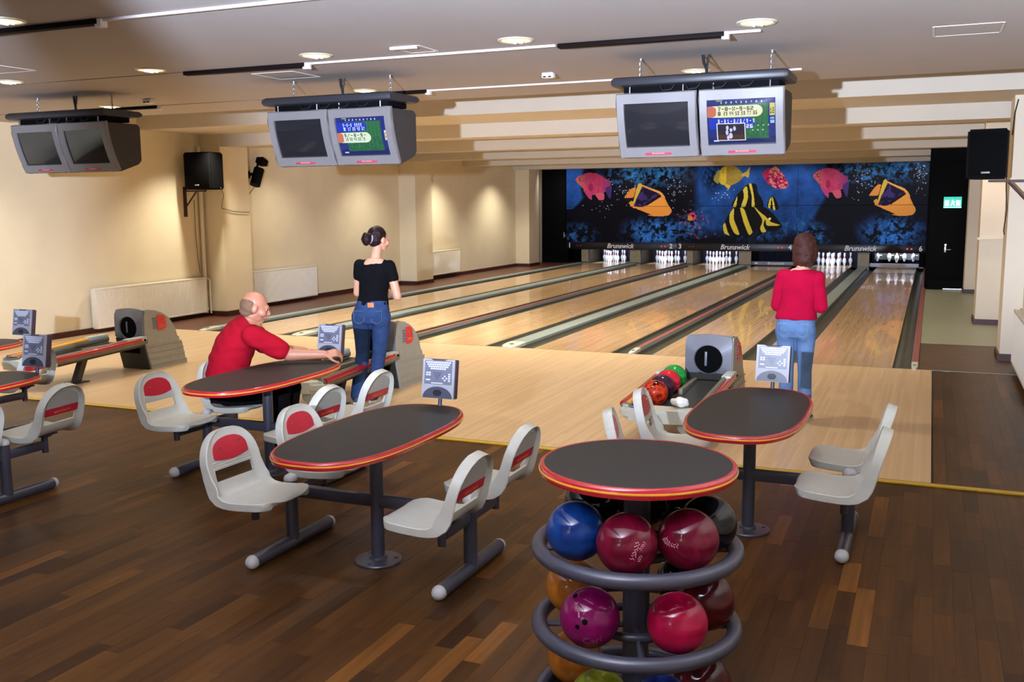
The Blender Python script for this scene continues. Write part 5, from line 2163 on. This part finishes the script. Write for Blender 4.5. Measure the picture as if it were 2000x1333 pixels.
def head_shape(m, c, fwd, up, s=1.0):
    """skull, jaw, nose, ears, lips; fwd = where the face points"""
    f = Vector(fwd).normalized()
    u = (Vector(up) - f * Vector(up).dot(f)).normalized()
    r = f.cross(u)
    R = Matrix((r, f, u)).transposed()
    c = Vector(c)
    def P(x, y, z):
        return c + R @ Vector((x, y, z)) * s
    def E(p, sc):
        m.sphere(P(*p), s, 20, 14, sc, R)
    E((0, -.012, .022), (.075, .094, .088))
    E((0, .030, -.012), (.064, .066, .082))
    E((0, .036, -.062), (.046, .050, .046))
    E((0, .070, -.092), (.022, .022, .020))
    E((0, .085, .018), (.046, .016, .018))
    capsule(m, P(0, .090, .008), P(0, .112, -.026), .010 * s, .014 * s)
    E((0, .088, -.058), (.024, .016, .014))
    for k in (-1, 1):
        E((k * .078, -.002, -.012), (.012, .024, .034))
        E((k * .044, .062, -.030), (.024, .030, .026))
    return P, R


def face_parts(P, R, body, s=1.0):
    for k in (-1, 1):
        m = MB()
        m.sphere(P(k * .031, .076, .004), .0115 * s, 12, 8)
        e = m.build('eye', m_eye, body)
        m = MB()
        m.sphere(P(k * .032, .0850, .004), .0062 * s, 10, 6)
        m.build('iris', m_haird, e)
    m = MB()
    m.sphere(P(0, .100, -.060), s, 14, 8, (.022, .008, .008), R)
    m.build('lips', m_lip, body)


def hand(m, wrist, d, palm_n, curl=.5, s=1.0, side=1, spread=.5):
    """palm, four fingers of unequal length bending at the knuckles, thumb from the side of the palm"""
    d = Vector(d).normalized()
    n = (Vector(palm_n) - d * Vector(palm_n).dot(d)).normalized()
    t = d.cross(n) * side        # towards the thumb
    w = Vector(wrist)
    for k in range(4):
        o = t * (.028 - .0185 * k) * s
        capsule(m, w + o * .6 + d * .012 * s, w + o + d * .082 * s, .0145 * s, .0125 * s, 10)
        L = (.040, .045, .041, .032)[k] * s
        p = w + o + d * .086 * s
        a = 0.0
        for j in range(3):
            a += curl * (.9, 1.0, .7)[j]
            dd = (d * math.cos(a) + n * math.sin(a) + t * (.06 * (1.5 - k)) * spread).normalized()
            q = p + dd * L * (1.0, .68, .52)[j]
            capsule(m, p, q, (.0092 - .0008 * j) * s, (.0086 - .0009 * j) * s, 10)
            p = q
    b = w + t * .026 * s + d * .022 * s
    k1 = b + (t * .75 + d * .62 + n * .35).normalized() * .044 * s
    k2 = k1 + (d * .85 + t * .22 + n * .5).normalized() * .032 * s
    k3 = k2 + (d * .9 + n * .55 - t * .1).normalized() * .024 * s
    capsule(m, b, k1, .0135 * s, .0105 * s, 10)
    capsule(m, k1, k2, .0105 * s, .0092 * s, 10)
    capsule(m, k2, k3, .0092 * s, .0078 * s, 10)


def finish(mb, name, material, parent, voxel=.007, smooth=5, noise=0.0, ns=9.0, seed=0, loc=None, rz=0.0):
    me = remesh(mb, voxel, smooth, noise, ns, seed)
    me.materials.append(material)
    o = place(name, me, parent)
    if loc is not None:
        o.location = loc
        o.rotation_euler = (0, 0, rz)
    return o


def shoe(m, ankle, fwd, sole=False):
    a = Vector(ankle)
    f = Vector(fwd).normalized()
    r = f.cross(Vector((0, 0, 1)))
    rows = []
    for t, w, h in ((-.075, .022, .05), (-.06, .034, .075), (-.02, .037, .085), (.04, .040, .07), (.10, .046, .052), (.15, .042, .04), (.175, .024, .03)):
        c = Vector((a.x, a.y, 0)) + f * t
        if sole:
            rows.append([c - r * (w + .003) + Vector((0, 0, .001)), c + r * (w + .003) + Vector((0, 0, .001)), c + r * (w + .003) + Vector((0, 0, .022)), c - r * (w + .003) + Vector((0, 0, .022))])
        else:
            rows.append([c + r * w * math.cos(q) + Vector((0, 0, max(.012, .018 + (h - .018) * (.5 + .5 * math.sin(q))))) for q in [2 * PI * k / 12 for k in range(12)]])
    m.rings(rows)


# ---- woman in a black top and dark jeans, seen from behind
RA = math.radians
m = MB()
S_ = dict(hip=Vector((0, 0, .90)))
hl, hr = Vector((-.095, 0, .86)), Vector((.095, 0, .86))
kl, kr = Vector((-.12, .05, .47)), Vector((.045, .06, .47))
al, ar = Vector((-.15, -.06, .085)), Vector((-.02, .03, .085))
neck = Vector((.05, .0, 1.42))
hd = Vector((.075, .045, 1.575))
stack(m, [((0, 0, .80), .13, .10), ((0, -.01, .88), .165, .115), ((.01, 0, .96), .15, .105), ((.015, .005, 1.05), .125, .09), ((.03, .01, 1.18), .135, .10), ((.04, .0, 1.28), .145, .095), ((.045, -.005, 1.355), .125, .07), ((.05, -.005, 1.40), .075, .055)])
capsule(m, (.05, -.01, 1.38), hd + Vector((-.01, -.02, -.06)), .050, .046)
for h, k, a in ((hl, kl, al), (hr, kr, ar)):
    capsule(m, h, k, .085, .055)
    capsule(m, k, a, .052, .036)
fw = Vector((.62, .78, -.10))
P, R = head_shape(m, hd, fw, (0.03, 0.1, 1), .98)
sr, er, wr = Vector((.19, -.01, 1.325)), Vector((.262, -.02, 1.035)), Vector((.12, .20, 1.06))
sl, el, wl = Vector((-.105, -.01, 1.335)), Vector((-.160, .07, 1.06)), Vector((-.0, .25, 1.06))
for s_, e_, w_ in ((sr, er, wr), (sl, el, wl)):
    capsule(m, s_, e_, .048, .040)
    capsule(m, e_, w_, .040, .027)
hand(m, wr, (-.85, .35, .1), (0, -.3, -.9), .45, .92, -1)
hand(m, wl, (.85, .35, .0), (0, -.3, -.9), .45, .92, 1)
W1 = finish(m, 'person', m_skin, None, .0065, 4, loc=(-4.575, -3.86, 0), rz=RA(14))
tag(W1, 'woman with tied dark hair, black top and dark jeans, standing with bent arms', 'person')
face_parts(P, R, W1, .98)
m = MB()
stack(m, [((.01, 0, .945), .158, .118), ((.012, .0, .99), .150, .112), ((.018, .006, 1.06), .138, .102), ((.03, .012, 1.16), .148, .115), ((.04, .008, 1.24), .158, .112), ((.043, 0, 1.30), .160, .098), ((.045, .0, 1.345), .132, .080), ((.048, .004, 1.372), .100, .062), ((.05, .006, 1.382), .085, .054)])
for s_, e_ in ((sr, er), (sl, el)):
    capsule(m, s_ + (Vector((.045, 0, 1.335)) - s_) * .4, s_ + (e_ - s_) * .10, .058, .060)
    capsule(m, s_, s_ + (e_ - s_) * .40, .059, .055)
finish(m, 'black_top', m_tee, W1, .0075, 4, .0045, 16, 1)
m = MB()
stack(m, [((0, 0, .78), .13, .12), ((0, -.015, .85), .172, .130), ((.003, -.012, .90), .172, .128), ((.008, 0, .96), .155, .116), ((.010, .0, 1.0), .148, .110)])
for sx, h, k, a in ((-1, hl, kl, al), (1, hr, kr, ar)):
    capsule(m, h + Vector((0, -.02, -.02)), h + (k - h) * .30, .098, .090)
    capsule(m, h + (k - h) * .2, k, .093, .068)
    capsule(m, k, a + Vector((0, 0, -.01)), .068, .066)
    capsule(m, h + Vector((-.01 * sx, -.045, -.01)), h + Vector((-.01 * sx, -.04, -.06)), .080, .074)
J = finish(m, 'jeans', m_jean, W1, .0075, 4, .0030, 13, 2)
MB().box((.03, -.126, .962), (.062, .010, .046), bev=.002).build('leather_patch', m_leather, J)
m = MB()
for k in (-1, 1):
    x = k * .085
    m.tube([(x - .055, -.128, .905), (x + .055, -.131, .905), (x + .05, -.142, .81), (x, -.146, .785), (x - .05, -.140, .81), (x - .055, -.128, .905)], .0022, 5)
m.build('pocket_seam', mat('seam_thread', (96, 110, 140), .8), J)
m = MB()
hp = lambda x, y, z: P(x, y, z)
m.sphere(P(0, -.026, .040), 1, 22, 14, (.084, .094, .088), R)
m.sphere(P(0, -.05, .0), 1, 20, 12, (.080, .066, .076), R)
m.sphere(P(0, -.145, -.006), 1, 18, 12, (.052, .046, .062), R)
capsule(m, P(0, -.10, .01), P(0, -.135, -.0), .035, .045)
H = finish(m, 'hair', m_haird, W1, .006, 2, .004, 46, 3)
m = MB()
rx = [P(.047 * math.cos(q), -.108, .004 + .047 * math.sin(q)) for q in [2 * PI * k / 20 for k in range(20)]]
m.tube(rx, .007, 6, closed=True)
m.build('hair_tie', m_tie, H)
for a in (al, ar):
    m = MB()
    shoe(m, a, (-.1, 1, 0))
    sh = m.build('shoe', m_shoe, W1)
    m = MB()
    shoe(m, a, (-.1, 1, 0), True)
    m.build('shoe_sole', m_shoew, sh)

# ---- woman in a raspberry jumper, arms crossed, seen from behind
m = MB()
hl, hr = Vector((-.085, 0, .82)), Vector((.085, 0, .82))
kl, kr = Vector((-.075, .02, .45)), Vector((.082, .02, .45))
al, ar = Vector((-.06, -.03, .085)), Vector((.10, -.03, .085))
hd = Vector((.055, .03, 1.515))
stack(m, [((0, 0, .76), .13, .10), ((0, -.01, .84), .158, .11), ((0, 0, .93), .14, .10), ((.005, .005, 1.02), .122, .09), ((.015, .01, 1.13), .13, .10), ((.022, .0, 1.22), .14, .092), ((.026, -.005, 1.295), .12, .07), ((.03, -.005, 1.335), .07, .055)])
capsule(m, (.03, -.01, 1.31), hd + Vector((-.005, -.02, -.06)), .048, .045)
for h, k, a in ((hl, kl, al), (hr, kr, ar)):
    capsule(m, h, k, .08, .053)
    capsule(m, k, a, .05, .034)
P, R = head_shape(m, hd, (.28, .95, -.06), (0, .05, 1), .96)
sr, er, wr = Vector((.165, -.01, 1.26)), Vector((.205, .02, 1.005)), Vector((-.02, .20, 1.06))
sl, el, wl = Vector((-.125, -.01, 1.265)), Vector((-.175, .02, 1.005)), Vector((.07, .21, 1.02))
for s_, e_, w_ in ((sr, er, wr), (sl, el, wl)):
    capsule(m, s_, e_, .046, .040)
    capsule(m, e_, w_, .039, .027)
hand(m, wr, (-.9, -.15, .1), (0, -.9, .1), .25, .9, -1)
hand(m, wl, (.9, -.1, .05), (0, -.9, .1), .25, .9, 1)
W2 = finish(m, 'person', m_skin, None, .0065, 4, loc=(-.705, -3.20, 0), rz=RA(-4))
tag(W2, 'woman with brown bob in raspberry jumper and faded jeans, arms folded', 'person')
face_parts(P, R, W2, .96)
m = MB()
stack(m, [((0, -.004, .895), .176, .130), ((0, -.004, .93), .172, .126), ((.004, .0, 1.0), .152, .112), ((.012, .008, 1.10), .150, .114), ((.02, .004, 1.18), .158, .110), ((.024, 0, 1.245), .160, .096), ((.026, -.004, 1.29), .135, .080), ((.028, -.006, 1.318), .095, .066), ((.03, -.006, 1.328), .082, .058)])
for s_, e_, w_ in ((sr, er, wr), (sl, el, wl)):
    capsule(m, s_ + (Vector((.026, 0, 1.27)) - s_) * .35, s_ + (e_ - s_) * .12, .062, .062)
    capsule(m, s_, e_, .061, .054)
    capsule(m, e_, w_ + (e_ - w_) * .12, .054, .040)
finish(m, 'jumper', m_pink, W2, .0075, 4, .0055, 16, 4)
m = MB()
stack(m, [((0, 0, .74), .12, .115), ((0, -.015, .80), .162, .128), ((0, -.012, .85), .166, .125), ((0, 0, .92), .152, .112), ((0, .0, .945), .148, .108)])
for sx, h, k, a in ((-1, hl, kl, al), (1, hr, kr, ar)):
    capsule(m, h + Vector((0, -.02, -.02)), h + (k - h) * .30, .090, .083)
    capsule(m, h + (k - h) * .2, k, .085, .062)
    capsule(m, k, a + Vector((0, 0, -.015)), .062, .058)
    capsule(m, h + Vector((-.008 * sx, -.042, -.01)), h + Vector((-.008 * sx, -.038, -.06)), .076, .070)
J = finish(m, 'jeans', m_jeanl, W2, .0075, 4, .0028, 13, 5)
m = MB()
for k in (-1, 1):
    x = k * .08
    m.tube([(x - .05, -.124, .865), (x + .05, -.126, .865), (x + .046, -.136, .775), (x, -.140, .755), (x - .046, -.134, .775), (x - .05, -.124, .865)], .0022, 5)
m.build('pocket_seam', mat('seam_pale', (130, 150, 180), .8), J)
m = MB()
m.sphere(P(0, -.022, .036), 1, 22, 14, (.092, .104, .092), R)
m.sphere(P(0, -.045, -.035), 1, 22, 14, (.096, .078, .105), R)
m.sphere(P(.0, -.055, -.105), 1, 20, 12, (.088, .060, .070), R)
for k in (-1, 1):
    m.sphere(P(k * .074, .01, -.05), 1, 14, 10, (.028, .058, .085), R)
for q in range(9):
    x = -.075 + q * .0185
    capsule(m, P(x, -.085 + .02 * abs(x) / .075, -.09), P(x * 1.02, -.07 + .02 * abs(x) / .075, -.165 - .012 * math.sin(q * 2.2)), .020, .010, 8)
finish(m, 'hair', m_hairb, W2, .006, 4, .0025, 60, 6)
for a in (al, ar):
    m = MB()
    shoe(m, a, (.05, 1, 0))
    sh = m.build('shoe', m_shoe, W2)
    m = MB()
    shoe(m, a, (.05, 1, 0), True)
    m.build('shoe_sole', m_shoew, sh)

# ---- seated man in a crimson shirt (faces +X; origin on the floor under his seat)
OX, OY = -4.513, -6.01
def L3(x, y, z):
    return Vector((x - OX, y - OY, z))
RT = Matrix.Rotation(RA(40), 3, 'Z')      # torso turned towards the keypad
RL = Matrix.Rotation(RA(14), 3, 'Z')
T = lambda x, y, z: RT @ Vector((x, y, z))
LG = lambda x, y, z: RL @ Vector((x, y, z))
hd = L3(-4.335, -5.94, 1.150)
spine = [(-.06, .0, .44), (-.06, 0, .52), (-.05, 0, .62), (-.02, 0, .74), (.03, 0, .86), (.10, 0, .96), (.155, 0, 1.015), (.19, 0, 1.045)]
wid = [(.165, .12), (.18, .135), (.182, .14), (.182, .138), (.195, .132), (.195, .112), (.13, .09), (.07, .065)]


def trunk(m, grow, i0=0, i1=None):
    rows = []
    i1 = len(spine) if i1 is None else i1
    for i in range(i0, i1):
        a = Vector(spine[max(0, i - 1)])
        b = Vector(spine[min(len(spine) - 1, i + 1)])
        d = (b - a).normalized()
        ux = Vector((0, 1, 0))
        uy = ux.cross(d).normalized()
        rows.append((RT @ Vector(spine[i]), wid[i][0] + grow, wid[i][1] + grow, RT @ ux, RT @ uy))
    stack(m, rows)


m = MB()
trunk(m, 0)
capsule(m, T(.15, 0, .99), hd + Vector((-.02, -.015, -.06)), .064, .060)
P, R = head_shape(m, hd, (.74, .60, -.32), (.2, .15, 1), 1.03)
hpr, hpl = LG(.0, -.10, .50), LG(.0, .10, .50)
knr, knl = LG(.42, -.10, .515), LG(.42, .12, .515)
anr, anl = LG(.40, -.10, .09), LG(.34, .13, .09)
for h, k, a in ((hpr, knr, anr), (hpl, knl, anl)):
    capsule(m, h, k, .085, .06)
    capsule(m, k, a, .058, .04)
sr = T(.15, -.215, .945)
er = L3(-4.075, -5.90, .792)
wr = L3(-3.84, -5.775, .787)
sl = T(.14, .205, .945)
el = L3(-4.40, -5.69, .79)
wl = L3(-4.08, -5.69, .785)
for s_, e_, w_ in ((sr, er, wr), (sl, el, wl)):
    capsule(m, s_, e_, .060, .050)
    capsule(m, e_, w_, .050, .032)
hand(m, wr, (.75, .60, .10), (-.35, .45, -.8), .75, 1.04, -1, .4)
hand(m, wl, (.95, .05, .0), (.05, -.3, -.9), .40, 1.02, 1, .5)
W3 = finish(m, 'person', m_skinr, None, .0065, 4, loc=(OX, OY, 0))
tag(W3, 'balding man in a crimson shirt seated at the table, forearms on it', 'person')
face_parts(P, R, W3, 1.03)
m = MB()
trunk(m, .018, 1, 7)
for s_, e_ in ((sr, er), (sl, el)):
    capsule(m, s_ + (T(.12, 0, .93) - s_) * .45, s_ + (e_ - s_) * .1, .095, .088)
    capsule(m, s_, s_ + (e_ - s_) * .74, .086, .082)
finish(m, 'crimson_shirt', m_redtee, W3, .0075, 4, .010, 15, 7)
m = MB()
trunk(m, .008, 0, 2)
for h, k, a in ((hpr, knr, anr), (hpl, knl, anl)):
    capsule(m, h, k, .098, .074)
    capsule(m, k, a, .072, .062)
finish(m, 'trousers', m_trous, W3, .008, 4, .003, 12, 8)
m = MB()
m.sphere(P(0, -.030, -.002), 1.03, 22, 14, (.0810, .080, .084), R)
m.sphere(P(0, -.040, -.055), 1.03, 18, 12, (.060, .062, .040), R)
finish(m, 'hair', m_hairg, W3, .006, 2, .0012, 60, 9)
for a in (anr, anl):
    m = MB()
    shoe(m, a, (1, .1, 0))
    sh = m.build('shoe', m_shoe, W3)
    m = MB()
    shoe(m, a, (1, .1, 0), True)
    m.build('shoe_sole', m_shoew, sh)
